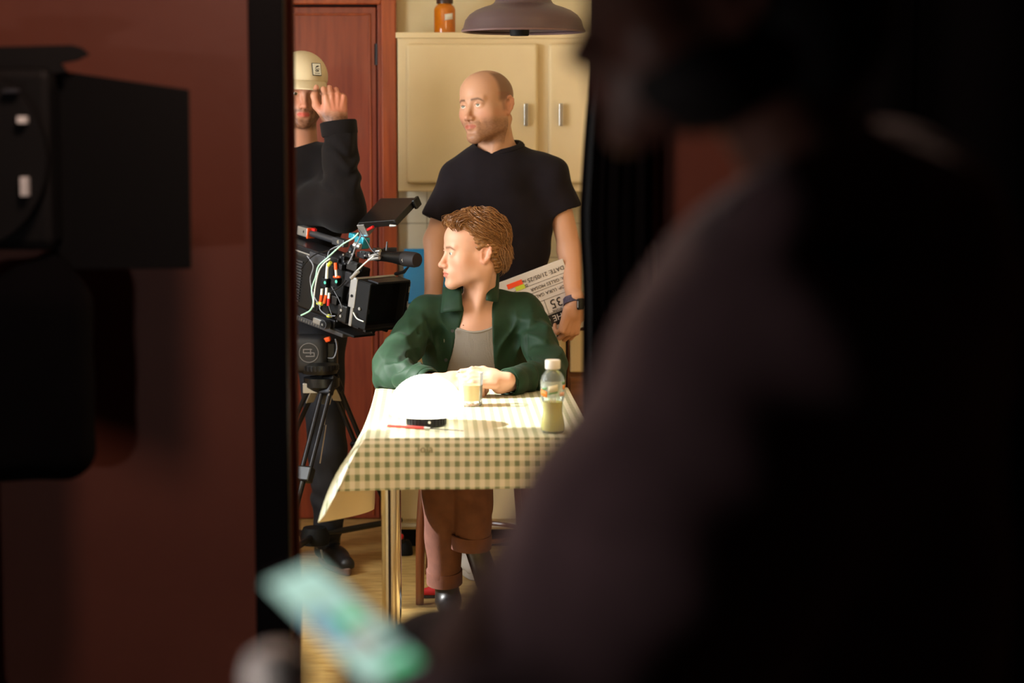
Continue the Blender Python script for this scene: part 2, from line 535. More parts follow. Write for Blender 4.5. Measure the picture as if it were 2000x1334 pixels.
# partition between hall and kitchen: brown on the hall side, cream on the kitchen side
boxes('wall_doorway', [(-2.65, XL - .012, DY0, DY1 - .03, 0, KZ), (XR + .012, 2.15, DY0, DY1 - .03, 0, KZ), (XL - .012, XR + .012, DY0, DY1 - .03, DTOP, KZ)],
      m_hallwall, 'dark reddish brown hall wall beside the doorway')
boxes('wall_doorway_lining', [(KX0, XL - .012, DY1 - .03, DY1, 0, KZ), (XR + .012, KX1, DY1 - .03, DY1, 0, KZ), (XL - .012, XR + .012, DY1 - .03, DY1, DTOP, KZ)],
      m_creamwall, 'cream kitchen side of the doorway wall')
boxes('wall_hall_left', [(-2.8, -2.65, -1.4, DY0, 0, KZ)], m_hallmisc, 'dark left wall of the hall')
boxes('wall_hall_right', [(2.15, 2.3, -1.4, DY0, 0, KZ)], m_hallmisc, 'dark right wall of the hall')
boxes('wall_hall_back', [(-2.65, 2.15, -1.4, -1.25, 0, KZ)], m_hallmisc, 'dark wall of the hall behind the viewpoint')

# doorway casing and jamb
t = thing('trim_1', 'black painted casing and dark red jamb around the doorway', None, ((XL + XR) / 2, DY0, 0)); t['kind'] = 'structure'
for x0, x1 in ((XL - .076, XL), (XR, XR + .095)):
    b = MB().bounds(x0, x1, DY0 - .022, DY0, 0, DTOP + .08)
    b.build('casing', m_dkframe, t, smooth=False, bevel=.004)
MB().bounds(XL, XR, DY0 - .022, DY0, DTOP, DTOP + .08).build('casing', m_dkframe, t, smooth=False, bevel=.004)
for x0, x1 in ((XL - .012, XL), (XR, XR + .012)):
    MB().bounds(x0, x1, DY0, DY1, 0, DTOP).build('jamb', m_jambwood, t, smooth=False, bevel=.002)
MB().bounds(XL - .012, XR + .012, DY0, DY1, DTOP, DTOP + .012).build('jamb', m_jambwood, t, smooth=False)
MB().bounds(XL, XL + .008, DY0 + .07, DY0 + .1, 0, DTOP).build('door_stop', m_jambwood, t, smooth=False, bevel=.002)
MB().tube([(XR + .099, DY0 - .012, .0), (XR + .099, DY0 - .012, 1.25), (XR + .101, DY0 - .012, 1.4), (XR + .101, DY0 - .012, DTOP + .08)], .0055, 8).build('edge_bead', mat('bead_highlight', (150, 112, 96), .3), t)  # pale bead colour paints the highlight along the casing edge
# steel strike plate on the jamb
MB().bounds(XL, XL + .002, DY0 + .11, DY0 + .135, .98, 1.075).build('strike_plate', m_steel, t, smooth=False)

# window frame in the left wall (daylight comes in here)
w = thing('window_1', 'white wooden casement window frame in the left wall', None, (KX0, (WY0 + WY1) / 2, WZ0)); w['kind'] = 'structure'
for y0, y1, z0, z1 in ((WY0, WY0 + .05, WZ0, WZ1), (WY1 - .05, WY1, WZ0, WZ1), (WY0, WY1, WZ0, WZ0 + .05), (WY0, WY1, WZ1 - .05, WZ1)):
    MB().bounds(KX0 - .1, KX0 - .05, y0, y1, z0, z1).build('frame', m_white, w, smooth=False)
MB().bounds(KX0 - .12, KX0 + .06, WY0 - .04, WY1 + .04, WZ0 - .03, WZ0).build('sill', m_white, w, smooth=False, bevel=.006)

# back wall: door with frame
DRX = -0.535
d = thing('door_1', 'red-brown varnished kitchen door in its orange-brown frame', None, (-.95, KY1, 0)); d['kind'] = 'structure'
MB().bounds(-1.37, DRX, KY1 - .03, KY1, 0.004, 2.045).build('leaf', m_redwood, d, smooth=False, bevel=.003)
for x in (-1.34, DRX - .028):
    MB().bounds(x, x + .008, KY1 - .037, KY1 - .028, .02, 2.02).build('bead', m_orangewood, d, smooth=False, bevel=.003)
MB().bounds(-1.34, DRX - .02, KY1 - .037, KY1 - .028, 2.012, 2.02).build('bead', m_orangewood, d, smooth=False, bevel=.003)
MB().bounds(DRX + .006, DRX + .022, KY1 - .048, KY1, 0, 2.06).build('stop', m_redwood, d, smooth=False, bevel=.003)
MB().bounds(DRX + .022, DRX + .08, KY1 - .065, KY1, 0, 2.16).build('jamb', m_orangewood, d, smooth=False, bevel=.005)
MB().bounds(-1.46, -1.38, KY1 - .065, KY1, 0, 2.16).build('jamb', m_orangewood, d, smooth=False, bevel=.005)
MB().bounds(-1.38, DRX + .022, KY1 - .065, KY1, 2.053, 2.16).build('head_jamb', m_orangewood, d, smooth=False, bevel=.005)
MB().bounds(-1.38, DRX + .022, KY1 - .072, KY1 - .06, 2.075, 2.1).build('head_bead', m_redwood, d, smooth=False, bevel=.004)
for z in (1.86, .25):
    MB().cyl((DRX + .004, KY1 - .037, z - .042), (DRX + .004, KY1 - .037, z + .042), .011, n=12).build('hinge', m_dkgrey, d)

MB().bounds(-1.38, DRX + .022, KY1 - .012, KY1 - .001, 2.03, 2.07).build('gap_shade', m_blackm, d, smooth=False)  # black strips paint the shaded gap round the door leaf
MB().bounds(DRX - .004, DRX + .01, KY1 - .012, KY1 - .001, .0, 2.06).build('gap_shade', m_blackm, d, smooth=False)
# tiles of the splashback, each a piece of the back wall
P = .137
for j in range(4):
    for i in range(8):
        x0 = -.476 + i * P; z1 = 1.331 - j * P
        x_ = max(x0 + .0015, -.452)
        MB().bounds(x_, x0 + P - .0015, KY1 - .008, KY1, max(z1 - P + .0015, .882), z1 - .0015).build('tile', m_tile, wall_back, smooth=False, bevel=.0015)
b = MB().bounds(-.452, .62, KY1 - .0045, KY1, .88, 1.331).build('grout', m_grout, wall_back, smooth=False)

# ------------------------------------------------------------------ kitchen units
UF = 7.62
u = thing('wall_cabinet', 'cream wall cabinet with raised doors and slim metal handles', 'cabinet', (.3, 7.78, 1.33))
MB().bounds(-.434, 1.1, UF, KY1 - .001, 1.331, 1.927).build('body', m_cream, u, smooth=False, bevel=.004)
for x0, x1, hx in ((-.402, .098, .053), (.137, .62, .185), (.66, 1.07, .70)):
    dd = MB().bounds(x0, x1, UF - .034, UF + .001, 1.362, 1.889).build('door', m_cream, u, smooth=False, bevel=.014, seg=4)
    h = MB().bounds(hx - .0075, hx + .0075, UF - .060, UF - .048, 1.58, 1.664)
    h.bounds(hx - .004, hx + .004, UF - .050, UF - .032, 1.592, 1.6).bounds(hx - .004, hx + .004, UF - .050, UF - .032, 1.645, 1.653)
    h.build('handle', m_steel, dd, smooth=False, bevel=.002)
MB().bounds(-.44, 1.1, UF - .012, UF + .02, 1.91, 1.932).build('top_rail', m_cream, u, smooth=False, bevel=.003)

BF = 7.35
bc = thing('base_cabinet', 'cream base cabinet under the pale worktop left of the oak drawers', 'cabinet', (-.1, 7.6, 0))
MB().bounds(-.434, .2, BF, KY1 - .012, .075, .838).build('body', m_cream, bc, smooth=False, bevel=.003)
MB().bounds(-.434, .2, BF + .05, KY1 - .012, 0.001, .075).build('plinth', m_blackm, bc, smooth=False)
for x0, x1 in ((-.42, -.12), (-.105, .185)):
    dd = MB().bounds(x0, x1, BF - .018, BF, .115, .82).build('door', m_cream, bc, smooth=False, bevel=.005)
    MB().bounds(x1 - .03, x1 - .018, BF - .045, BF - .033, .68, .77).bounds(x1 - .028, x1 - .02, BF - .035, BF - .017, .69, .7).bounds(x1 - .028, x1 - .02, BF - .035, BF - .017, .75, .76).build('handle', m_steel, dd, smooth=False, bevel=.002)
MB().bounds(-.434, .2, BF - .012, BF, .085, .1).build('bottom_strip', m_white, bc, smooth=False, bevel=.003)
dr = thing('drawer_unit', 'base unit with a cream drawer over oak drawer fronts', 'cabinet', (.7, 7.6, 0))
MB().bounds(.206, 1.2, BF, KY1 - .012, .075, .838).build('body', m_oak, dr, smooth=False, bevel=.003)
MB().bounds(.206, 1.2, BF + .05, KY1 - .012, 0.001, .075).build('plinth', m_blackm, dr, smooth=False)
for z0, z1, mm in ((.672, .825, m_cream), (.4, .655, m_oak), (.12, .385, m_oak)):
    q = MB().bounds(.215, 1.19, BF - .02, BF, z0, z1).build('drawer', mm, dr, smooth=False, bevel=.005)
    MB().cyl((.7, BF - .05, (z0 + z1) / 2), (.7, BF - .018, (z0 + z1) / 2), .014, .009).build('knob', m_steel, q)
wt = MB().bounds(-.446, 1.2, BF - .03, KY1 - .01, .84, .88).build('worktop', m_worktop, smooth=False, bevel=.006)
tag(wt, 'pale worktop running along the back wall', 'worktop')
bb = MB().slab([(-.43, 7.84, .8815), (.05, 7.84, .8815), (.05, 7.93, 1.09), (-.43, 7.93, 1.09)], .012).build('blue_board', m_blue, smooth=False, bevel=.002)
tag(bb, 'glossy blue board leaning against the cream tiles on the worktop', 'board')

# amber jar
j = thing('apothecary_jar', 'amber glass jar with dark lid and small white label on the wall cabinet', 'jar', (-.257, 7.7, 1.9275))
JX, JY, JZ = -.257, 7.70, 1.9275
m_amber = mat('amber_glass', (206, 118, 16), 0.08, rgb2=(190, 100, 12), nscale=10, coat=0.3, ior=1.5)
MB().lathe([(0, 0), (.036, 0), (.041, .005), (.041, .094), (.036, .108), (.026, .114), (.026, .122), (0, .122)], (JX, JY, JZ), 32).build('jar_body', m_amber, j)
MB().lathe([(0, .116), (.031, .116), (.032, .12), (.032, .142), (.028, .147), (0, .147)], (JX, JY, JZ), 32).build('lid', mat('dark_brown_lid', (58, 34, 26), .35), j)
lb = MB()
n = 8
vs = []
for i in range(n + 1):
    a = math.radians(-88 + 46 * i / n)
    for z in (.052, .075): vs.append((JX + .0415 * math.cos(a), JY + .0415 * math.sin(a), JZ + z + .0006 * i))
lb.raw(vs, [(2 * i, 2 * i + 2, 2 * i + 3, 2 * i + 1) for i in range(n)])
lb.build('paper_label', mat('paper', (226, 222, 212), .8), j, solid=.0006)

# pendant lamp
PX, PY, PZ = (1022 - 1000) / FPX * 6.2, 6.2, 1.868
pl = thing('pendant_lamp', 'mauve grey enamelled metal pendant lamp hanging over the table', 'lamp', (PX, PY, PZ))
m_pend = mat('mauve_grey_enamel', (72, 54, 56), 0.38)
prof = [(.187, 0), (.19, .004), (.187, .008), (.184, .012), (.178, .034), (.166, .05), (.146, .064), (.12, .074), (.1, .08), (.09, .086), (.082, .1), (.07, .15), (.055, .19), (.03, .21), (.012, .212)]
sh = MB().lathe(prof, (PX, PY, PZ), 56).build('shade', m_pend, pl, solid=.003)
MB().lathe([(.1875 + .004 * math.cos(a), .002 + .004 * math.sin(a)) for a in [i * math.pi / 4 for i in range(9)]], (PX, PY, PZ), 56).build('rim', mat('mauve_rim', (104, 80, 80), .3), sh)
MB().lathe([(0, -.012), (.028, -.012), (.03, -.006), (.03, .09), (0, .09)], (PX - .012, PY, PZ), 20).build('bulb_holder', m_blackm, pl)
MB().cyl((PX, PY, PZ + .208), (PX, PY, KZ - .03), .004, n=8).build('cable', m_black, pl)
MB().lathe([(0, -.03), (.045, -.03), (.05, 0), (0, 0)], (PX, PY, KZ), 24).build('ceiling_rose', m_pend, pl)

# unseen ceiling lamp added behind the lintel for warm fill light
cl = thing('kitchen_fill_lamp', 'unseen warm fill lamp added on the kitchen ceiling inside the doorway', 'lamp', (.45, 5.05, KZ))
MB().lathe([(0, -.02), (.16, -.02), (.16, 0), (0, 0)], (.45, 5.05, KZ), 32).build('base', m_white, cl)
MB().ell((.45, 5.05, KZ - .03), (.14, .14, .07), 24, 10).build('glass_shade', mat('lit_opal_glass', (255, 214, 150), .4, emit=(255, 176, 92), estr=9.0), cl)
light('kitchen_fill_light', 'POINT', (0, 0, -.2), 10.0, (1.0, .73, .49), radius=.16, parent=cl)
hl = thing('hall_fill_lamp', 'unseen ceiling lamp added to light the dark hall wall', 'lamp', (-.5, 3.1, KZ))  # fill lamp out of view, added to light the brown hall wall
MB().lathe([(0, -.02), (.1, -.02), (.1, 0), (0, 0)], (-.5, 3.1, KZ), 24).build('base', m_white, hl)
MB().ell((-.5, 3.1, KZ - .03), (.09, .09, .06), 24, 10).build('glass_shade', mat('dim_opal_glass', (255, 220, 190), .4, emit=(255, 190, 150), estr=.5), hl)
light('hall_fill_light', 'POINT', (0, 0, -.2), 34.0, (1.0, .66, .52), radius=.12, parent=hl)

h2 = thing('side_fill_lamp', 'unseen stand lamp added at the left to light the cup and hooded top', 'lamp', (-1.05, 1.3, 0))  # added out of view for light on the cup and the sleeve edge
MB().lathe([(0, .0), (.14, .0), (.14, .015), (.02, .03), (.012, .05), (0, .05)], (-1.05, 1.3, .001), 28).build('base', m_black, h2)
MB().cyl((-1.05, 1.3, .04), (-1.05, 1.3, 1.16), .011, n=12).build('stem', m_black, h2)
MB().lathe([(.14, 0), (.10, .17)], (-1.05, 1.3, 1.17), 28).build('shade', mat('linen_shade', (226, 214, 196), .8), h2, solid=.002)
MB().ell((-1.05, 1.3, 1.2), (.03, .03, .04), 16, 10).build('bulb', mat('bulb_glass', (255, 240, 225), .4, emit=(255, 225, 205), estr=4.0), h2)
light('side_fill_light', 'POINT', (0, 0, 1.12), 20.0, (1.0, .86, .82), radius=.05, parent=h2)

# ------------------------------------------------------------------ blackout cloth right of the doorway
cb = MB(); rows = []
edge = [(-20, 1152), (160, 1149), (300, 1139), (440, 1131), (560, 1139), (720, 1139), (900, 1142), (1334, 1146)]
NZ, NXc = 30, 14
zt, zb = 2.1, .35
for i in range(NZ + 1):
    z = zt + (zb - zt) * i / NZ
    py = 667 - FPX * math.tan(math.atan((z - CAM_Z) / 4.2) + PITCH)
    ep = np.interp(py, [e[0] for e in edge], [e[1] for e in edge])
    x0 = (ep - 1000) / FPX * 4.2
    for k in range(NXc + 1):
        f = k / NXc
        cb.v.append(Vector((x0 + (.281 - x0) * f, 4.215 + .012 * math.sin(f * 15 + z * 1.3) + .008 * math.sin(f * 31), z)))
W = NXc + 1
cb.f = [(i * W + k, i * W + k + 1, (i + 1) * W + k + 1, (i + 1) * W + k) for i in range(NZ) for k in range(NXc)]
tag(cb.build('black_sheet', m_blackcloth, solid=.004), 'black blackout cloth hanging down the right side of the doorway', 'curtain')

c2 = MB()  # black sheet stands in for the darkness at the far right
for i in range(41):
    f = i / 40
    for z in (2.2, .02): c2.v.append(Vector((.62 + 1.45 * f, 4.2 + .03 * math.sin(f * 40) + .01 * math.sin(f * 97), z)))
c2.f = [(2 * i, 2 * i + 2, 2 * i + 3, 2 * i + 1) for i in range(40)]
tag(c2.build('black_sheet', m_blackcloth, solid=.004), 'wide black sheet added to darken the hall wall at the far right', 'curtain')

# ------------------------------------------------------------------ table
TROT = math.radians(2.3); TC = Vector((-.107, 5.757, 0)); TW, TD, TZ = .60, 1.0, .75
TM = Matrix.Translation(TC) @ Matrix.Rotation(TROT, 4, 'Z')
tb = thing('kitchen_table', 'small kitchen table on round chrome legs under the gingham cloth', 'table', tuple(TC))
MB().box((0, 0, TZ - .016), (TW - .006, TD - .006, .028), TM).build('tabletop', mat('cream_formica', (206, 190, 150), .4), tb, smooth=False, bevel=.003)
MB().box((0, -TD / 2 + .06, TZ - .065), (TW - .14, .02, .07), TM).box((0, TD / 2 - .06, TZ - .065), (TW - .14, .02, .07), TM).box((-TW / 2 + .06, 0, TZ - .065), (.02, TD - .14, .07), TM).box((TW / 2 - .06, 0, TZ - .065), (.02, TD - .14, .07), TM).build('apron', m_oak, tb, smooth=False)
for sx in (-1, 1):
    for sy in (-1, 1):
        c = TM @ Vector((sx * (TW / 2 - .055), sy * (TD / 2 - .1), 0))
        l_ = MB().cyl((c.x, c.y, .012), (c.x, c.y, TZ - .03), .0205, n=24).build('leg', m_chrome, tb)
        MB().cyl((c.x, c.y, 0.0005), (c.x, c.y, .02), .023, n=20).build('foot_cap', m_blackm, l_)

# ------------------------------------------------------------------ gingham oilcloth
def cloth_mat():
    m = bpy.data.materials.new('green_gingham_oilcloth'); m.use_nodes = True
    nt = m.node_tree; N = nt.nodes; L = nt.links; b = N['Principled BSDF']
    b.inputs['Roughness'].default_value = .34; b.inputs['Specular IOR Level'].default_value = .5
    uv = N.new('ShaderNodeUVMap'); uv.uv_map = 'cloth'
    sep = N.new('ShaderNodeSeparateXYZ'); L.new(uv.outputs[0], sep.inputs[0])
    st = []
    for ax in (0, 1):
        mu = N.new('ShaderNodeMath'); mu.operation = 'MULTIPLY'; mu.inputs[1].default_value = 1 / .0266; L.new(sep.outputs[ax], mu.inputs[0])
        fr = N.new('ShaderNodeMath'); fr.operation = 'FRACT'; L.new(mu.outputs[0], fr.inputs[0])
        gt = N.new('ShaderNodeMath'); gt.operation = 'GREATER_THAN'; gt.inputs[1].default_value = .52; L.new(fr.outputs[0], gt.inputs[0]); st.append(gt)
    ad = N.new('ShaderNodeMath'); ad.operation = 'ADD'; L.new(st[0].outputs[0], ad.inputs[0]); L.new(st[1].outputs[0], ad.inputs[1])
    hv = N.new('ShaderNodeMath'); hv.operation = 'MULTIPLY'; hv.inputs[1].default_value = .5; L.new(ad.outputs[0], hv.inputs[0])
    cr = N.new('ShaderNodeValToRGB'); cr.color_ramp.interpolation = 'CONSTANT'
    e = cr.color_ramp.elements
    e[0].position = 0; e[0].color = lin((232, 226, 205)); e[1].position = .75; e[1].color = lin((128, 140, 104))
    e2 = e.new(.3); e2.color = lin((205, 203, 172))
    L.new(hv.outputs[0], cr.inputs[0])
    ge = N.new('ShaderNodeNewGeometry'); mx = N.new('ShaderNodeMix'); mx.data_type = 'RGBA'
    L.new(ge.outputs['Backfacing'], mx.inputs[0]); L.new(cr.outputs[0], mx.inputs[6]); mx.inputs[7].default_value = lin((246, 238, 220))
    L.new(mx.outputs[2], b.inputs['Base Color'])
    return m


def tablecloth():
    hw, hd, z0 = TW / 2 + .004, TD / 2 + .004, TZ + .004
    per = []   # (edge point, outward dir, bulge, hem point) in table-local coordinates
    def inv(p): return TM.inverted() @ Vector(p)
    tip = inv(at(613, 1017, 5.27))
    for s in np.linspace(0, 1, 22):           # left edge, back to front
        E = Vector((-hw, hd - 2 * hd * s, z0))
        rc = min(1, s / .08) ** .5
        drop = (.385 - .155 * s) * (.75 + .25 * rc)
        H = Vector((-hw - .004 - .125 * s ** 2.0, E.y + .01, z0 - drop))
        C = Vector((-hw - .014 - .075 * s ** 1.6, E.y, z0 - .02 - .05 * s))
        per.append((E, C, H, Vector((-1, 0)), drop + .05 * s))
    for a in np.linspace(0, 1, 12)[1:-1]:     # corner fan
        E = Vector((-hw, -hd, z0))
        d0 = Vector((-math.cos(a * math.pi / 2), -math.sin(a * math.pi / 2), 0))
        H1 = Vector((-hw - .129, -hd + .01, z0 - .232)); H2 = Vector((-hw - .077, -hd - .020, z0 - .140))
        f = a ** .8
        H = H1.lerp(H2, f) + Vector((-.004 * math.sin(math.pi * a), -.022 * math.sin(math.pi * a), -.012 * math.sin(math.pi * a)))
        C = Vector((-hw - .07 + .045 * f, -hd - .016 * math.sin(a * 1.57), z0 - .065))
        per.append((E, C, H, 'front', .25 + (.138 - .25) * f))
    for s in np.linspace(0, 1, 26):           # front edge, left to right
        E = Vector((-hw + 2 * hw * s, -hd, z0))
        wv = .005 * math.sin(s * 9)
        lft = max(0, 1 - s / .30)
        C = Vector((E.x - .026 * lft, -hd - .016, z0 - .03)); H = Vector((E.x - .077 * lft, -hd - .016 + wv - .004 * lft, z0 - .138 + .004 * s - .002 * lft))
        per.append((E, C, H, 'front', .138))
    for a in np.linspace(0, 1, 8)[1:-1]:
        d0 = Vector((math.sin(a * math.pi / 2), -math.cos(a * math.pi / 2), 0)); E = Vector((hw, -hd, z0))
        per.append((E, E + d0 * .03 + Vector((0, 0, -.03)), E + d0 * (.02 + .05 * math.sin(math.pi * a)) + Vector((0, 0, -.136 - .04 * math.sin(math.pi * a))), Vector((d0.x, d0.y)), .138))
    for s in np.linspace(0, 1, 14):           # right edge, front to back
        E = Vector((hw, -hd + 2 * hd * s, z0))
        per.append((E, E + Vector((.016, 0, -.012)), E + Vector((.02 + .004 * math.sin(s * 12), 0, -.134)), Vector((1, 0)), .138))
    for s in np.linspace(0, 1, 14)[1:]:      # back edge
        E = Vector((hw - 2 * hw * s, hd, z0))
        per.append((E, E + Vector((0, .014, -.01)), E + Vector((0, .016, -.06 * (1 - s) - .02)), Vector((0, 1)), .08))
    NV = 12; vs, fs, uv = [], [], []
    n = len(per)
    for E, C, H, d, L in per:
        for k in range(NV + 1):
            t = k / NV
            p = (1 - t) ** 2 * E + 2 * t * (1 - t) * C + t * t * H
            vs.append(TM @ p); uv.append((p.x, -hd - L * t) if d == 'front' else (E.x + d.x * L * t, E.y + d.y * L * t))
    for i in range(n):
        i2 = (i + 1) % n
        for k in range(NV):
            fs.append((i * (NV + 1) + k, i2 * (NV + 1) + k, i2 * (NV + 1) + k + 1, i * (NV + 1) + k + 1)[::-1])
    base = len(vs); NG = 10
    for a in range(NG + 1):
        for c in range(NG + 1):
            x, y = -hw + 2 * hw * a / NG, -hd + 2 * hd * c / NG
            vs.append(TM @ Vector((x, y, z0))); uv.append((x, y))
    for a in range(NG):
        for c in range(NG):
            q = base + a * (NG + 1) + c
            fs.append((q, q + NG + 1, q + NG + 2, q + 1))
    me = bpy.data.meshes.new('tablecloth'); me.from_pydata([tuple(v) for v in vs], [], fs)
    ul = me.uv_layers.new(name='cloth')
    for lp in me.loops: ul.data[lp.index].uv = uv[lp.vertex_index]
    return finish('tablecloth', me, cloth_mat(), None, True)


tcl = tablecloth(); tag(tcl, 'green and white gingham oilcloth draped over the kitchen table', 'tablecloth')
p = at(815, 884, 5.236)
text_mesh('lola', .030, frame(p, (1, math.tan(TROT), 0), (0, 0, 1)), .0004, mat('green_print', (150, 150, 112), .6), 'printed_lettering', tcl)

# ------------------------------------------------------------------ things on the table
CZ = TZ + .0046
DX, DYc = (831 - 1000) / FPX * 5.47, 5.47
dl = thing('dome_lamp', 'glowing white dome lamp on a black base standing on the gingham cloth', 'lamp', (DX, DYc, CZ))
dprof = [(.0, .030), (.09, .030), (.1, .033), (.104, .041)] + [(.104 * math.cos(a), .041 + .100 * math.sin(a)) for a in [i * math.pi / 2 / 14 for i in range(1, 15)]]
MB().lathe(dprof, (DX, DYc, CZ), 48).build('diffuser', mat('lit_white_diffuser', (255, 252, 245), .5, emit=(255, 250, 238), estr=2.4), dl)
bs = MB().lathe([(0, 0), (.053, 0), (.055, .002), (.055, .031), (0, .031)], (DX, DYc, CZ), 40).build('base', m_black, dl)
rb = MB()
for i in range(30):
    a = 2 * math.pi * i / 30
    if abs(a - 4.9) < .2: continue
    rb.box((DX + .055 * math.cos(a), DYc + .055 * math.sin(a), CZ + .015), (.003, .006, .022), R=Matrix.Rotation(a, 3, 'Z'))
rb.build('grip_ribs', m_dkgrey, bs, smooth=False)['kind'] = 'stuff'
MB().cyl((DX + .0105, DYc - .0535, CZ + .015), (DX + .011, DYc - .0562, CZ + .015), .0035, n=12).build('button', m_white, bs)

GX, GY = (918 - 1000) / FPX * 5.86, 5.86
m_glass = thin_glass('clear_glass', (252, 252, 250), 1.22, .10)
m_juice = mat('pale_yellow_juice', (250, 220, 140), .2, sss=.5)
gl = thing('tumbler', 'ribbed glass tumbler of pale yellow juice in front of the clasped hands', 'glass', (GX, GY, CZ))
go = []
N_ = 48; prof = [(.0, .0), (.031, .0), (.034, .003), (.0345, .02), (.036, .05), (.039, .099), (.0372, .0995), (.034, .05), (.032, .016), (0, .013)]
vs, fs = [], []
for r, z in prof:
    for i in range(N_):
        a = 2 * math.pi * i / N_
        rr = r + (.0012 * (1 if (i // 2) % 2 else 0) if (.002 < z < .045 and r > .0335 and z != .016) else 0)
        vs.append((GX + rr * math.cos(a), GY + rr * math.sin(a), CZ + z))
for k in range(len(prof) - 1):
    for i in range(N_):
        i2 = (i + 1) % N_; fs.append((k * N_ + i, k * N_ + i2, (k + 1) * N_ + i2, (k + 1) * N_ + i))
MB().raw(vs, fs).build('glass_wall', m_glass, gl)
MB().lathe([(0, .0145), (.0316, .017), (.0336, .05), (.0345, .062), (0, .062)], (GX, GY, CZ), 40).build('juice', m_juice, gl)

BX, BY = (1080 - 1000) / FPX * 5.35, 5.345
bt = thing('juice_bottle', 'clear plastic juice bottle with white cap half full of yellow juice', 'bottle', (BX, BY, CZ))
m_pet = thin_glass('clear_pet', (240, 248, 246), 1.25, .14)
bp = [(0, .004), (.02, .0015), (.027, .0), (.031, .006), (.0318, .018), (.0295, .036), (.0265, .052), (.0258, .064), (.027, .08), (.031, .092), (.0322, .1), (.0322, .14), (.029, .153), (.0215, .164), (.0165, .168), (.0165, .178)]
MB().lathe(bp, (BX, BY, CZ), 40).build('bottle_body', m_pet, bt)
MB().lathe([(0, .006)] + [(r - .0013, max(z, .006)) for r, z in bp[2:9]] + [(.0262, .083), (0, .083)], (BX, BY, CZ), 40).build('juice', mat('yellow_juice', (238, 216, 100), .2, sss=.4), bt)
cap = MB().lathe([(0, .197), (.0195, .197), (.0208, .194), (.0208, .175), (.02, .173), (.0165, .173)], (BX, BY, CZ), 32).build('cap', mat('white_plastic', (240, 238, 232), .4), bt)


def sleeve(a0, a1, z0, z1, m, name, r=.0326, n=10, skew=0.0):
    vs = []
    for i in range(n + 1):
        a = math.radians(a0 + (a1 - a0) * i / n)
        for z in (z0, z1): vs.append((BX + r * math.cos(a), BY + r * math.sin(a), CZ + z + skew * (i / n - .5)))
    return MB().raw(vs, [(2 * i, 2 * i + 2, 2 * i + 3, 2 * i + 1) for i in range(n)]).build(name, m, bt, solid=.0004)


sleeve(-175, -5, .099, .141, mat('clear_label_film', (214, 224, 206), .2, alpha=.35), 'label_film', .0325, 24)
m_lgreen = mat('label_green', (96, 150, 78), .5); m_lor = mat('label_orange', (240, 140, 40), .5); m_lcr = mat('label_cream', (226, 220, 190), .5)
sleeve(-165, -118, .1, .117, m_lor, 'label_orange_fruit', .0329, skew=-.006)
sleeve(-150, -120, .118, .124, m_lgreen, 'label_leaf', .0330, skew=.004)
sleeve(-112, -66, .113, .131, m_lcr, 'label_panel', .0329, skew=.005)
sleeve(-112, -66, .1085, .1115, m_lgreen, 'label_stripe', .0330, skew=.005)
sleeve(-36, -12, .118, .130, m_lor, 'label_orange_fruit', .0329)
sleeve(-40, -18, .132, .139, m_lgreen, 'label_leaf', .0329)
sleeve(-55, -22, .101, .112, mat('label_pink', (226, 178, 160), .5), 'label_peach', .0329)
for k in range(3): sleeve(-104 + 11 * k, -98 + 11 * k, .085, .107, mat('label_text_white', (236, 228, 210), .5), 'label_strip', .0312 if k else .0313)

pn = thing('red_brush', 'thin red-handled brush lying in front of the dome lamp', 'brush', tuple(at(830, 838, 5.38)))
A, B_, Cc = at(757, 830, 5.43), at(829, 837.5, 5.385), at(905, 845, 5.335)
for q in (A, B_, Cc): q.z = CZ + .0045
MB().tube([A, A.lerp(B_, .12), B_], [.0035, .0042, .004], 10).build('handle', mat('red_lacquer', (176, 44, 36), .3), pn)
MB().cyl(A - (B_ - A).normalized() * .012, A, .0035, n=10).build('end_cap', m_silver, pn)
MB().cyl(B_, B_.lerp(Cc, .15), .004, .003, n=10).build('ferrule', m_silver, pn)
MB().tube([B_.lerp(Cc, .14), Cc], [.0016, .0010], 8).build('tip', m_dkgrey, pn)

# ------------------------------------------------------------------ bentwood chair
ch = thing('bentwood_chair', 'brown bentwood chair under the seated person', 'chair', (-.125, 6.68, 0))
cx, cy = -.125, 6.68
MB().lathe([(0, .445), (.19, .445), (.2, .45), (.2, .462), (.19, .468), (0, .466)], (cx, cy, 0), 40).build('seat', m_brownwood, ch)
for sx, X in ((-1, -.306), (1, .058)):
    MB().tube([(X, 6.475, .001), (X + .004 * sx * -1, 6.49, .25), (X - sx * .02, 6.52, .45)], [.0135, .0165, .019], 12, smooth=5).build('leg', m_brownwood, ch)
    MB().tube([(X - sx * .01, 6.93, .001), (X - sx * .03, 6.86, .25), (X - sx * .045, 6.82, .46)], [.013, .016, .018], 12, smooth=5).build('leg', m_brownwood, ch)
    MB().tube([(X - sx * .01, 6.5, .36), (X - sx * .03, 6.5, .41), (X - sx * .075, 6.505, .44), (X - sx * .1, 6.51, .446)], .009, 8, smooth=5).build('brace', m_brownwood, ch)
MB().tube([(cx - .16, 6.84, .46), (cx - .17, 6.9, .65), (cx - .12, 6.93, .8), (cx, 6.94, .84), (cx + .12, 6.93, .8), (cx + .17, 6.9, .65), (cx + .16, 6.84, .46)], .014, 10, smooth=6).build('back_hoop', m_brownwood, ch)
MB().lathe([(.165 + .008 * math.cos(a), .2 + .008 * math.sin(a)) for a in [i * math.pi / 4 for i in range(9)]], (cx, 6.69, 0), 40).build('stretcher_ring', m_brownwood, ch)

# red shoe on the floor by the chair

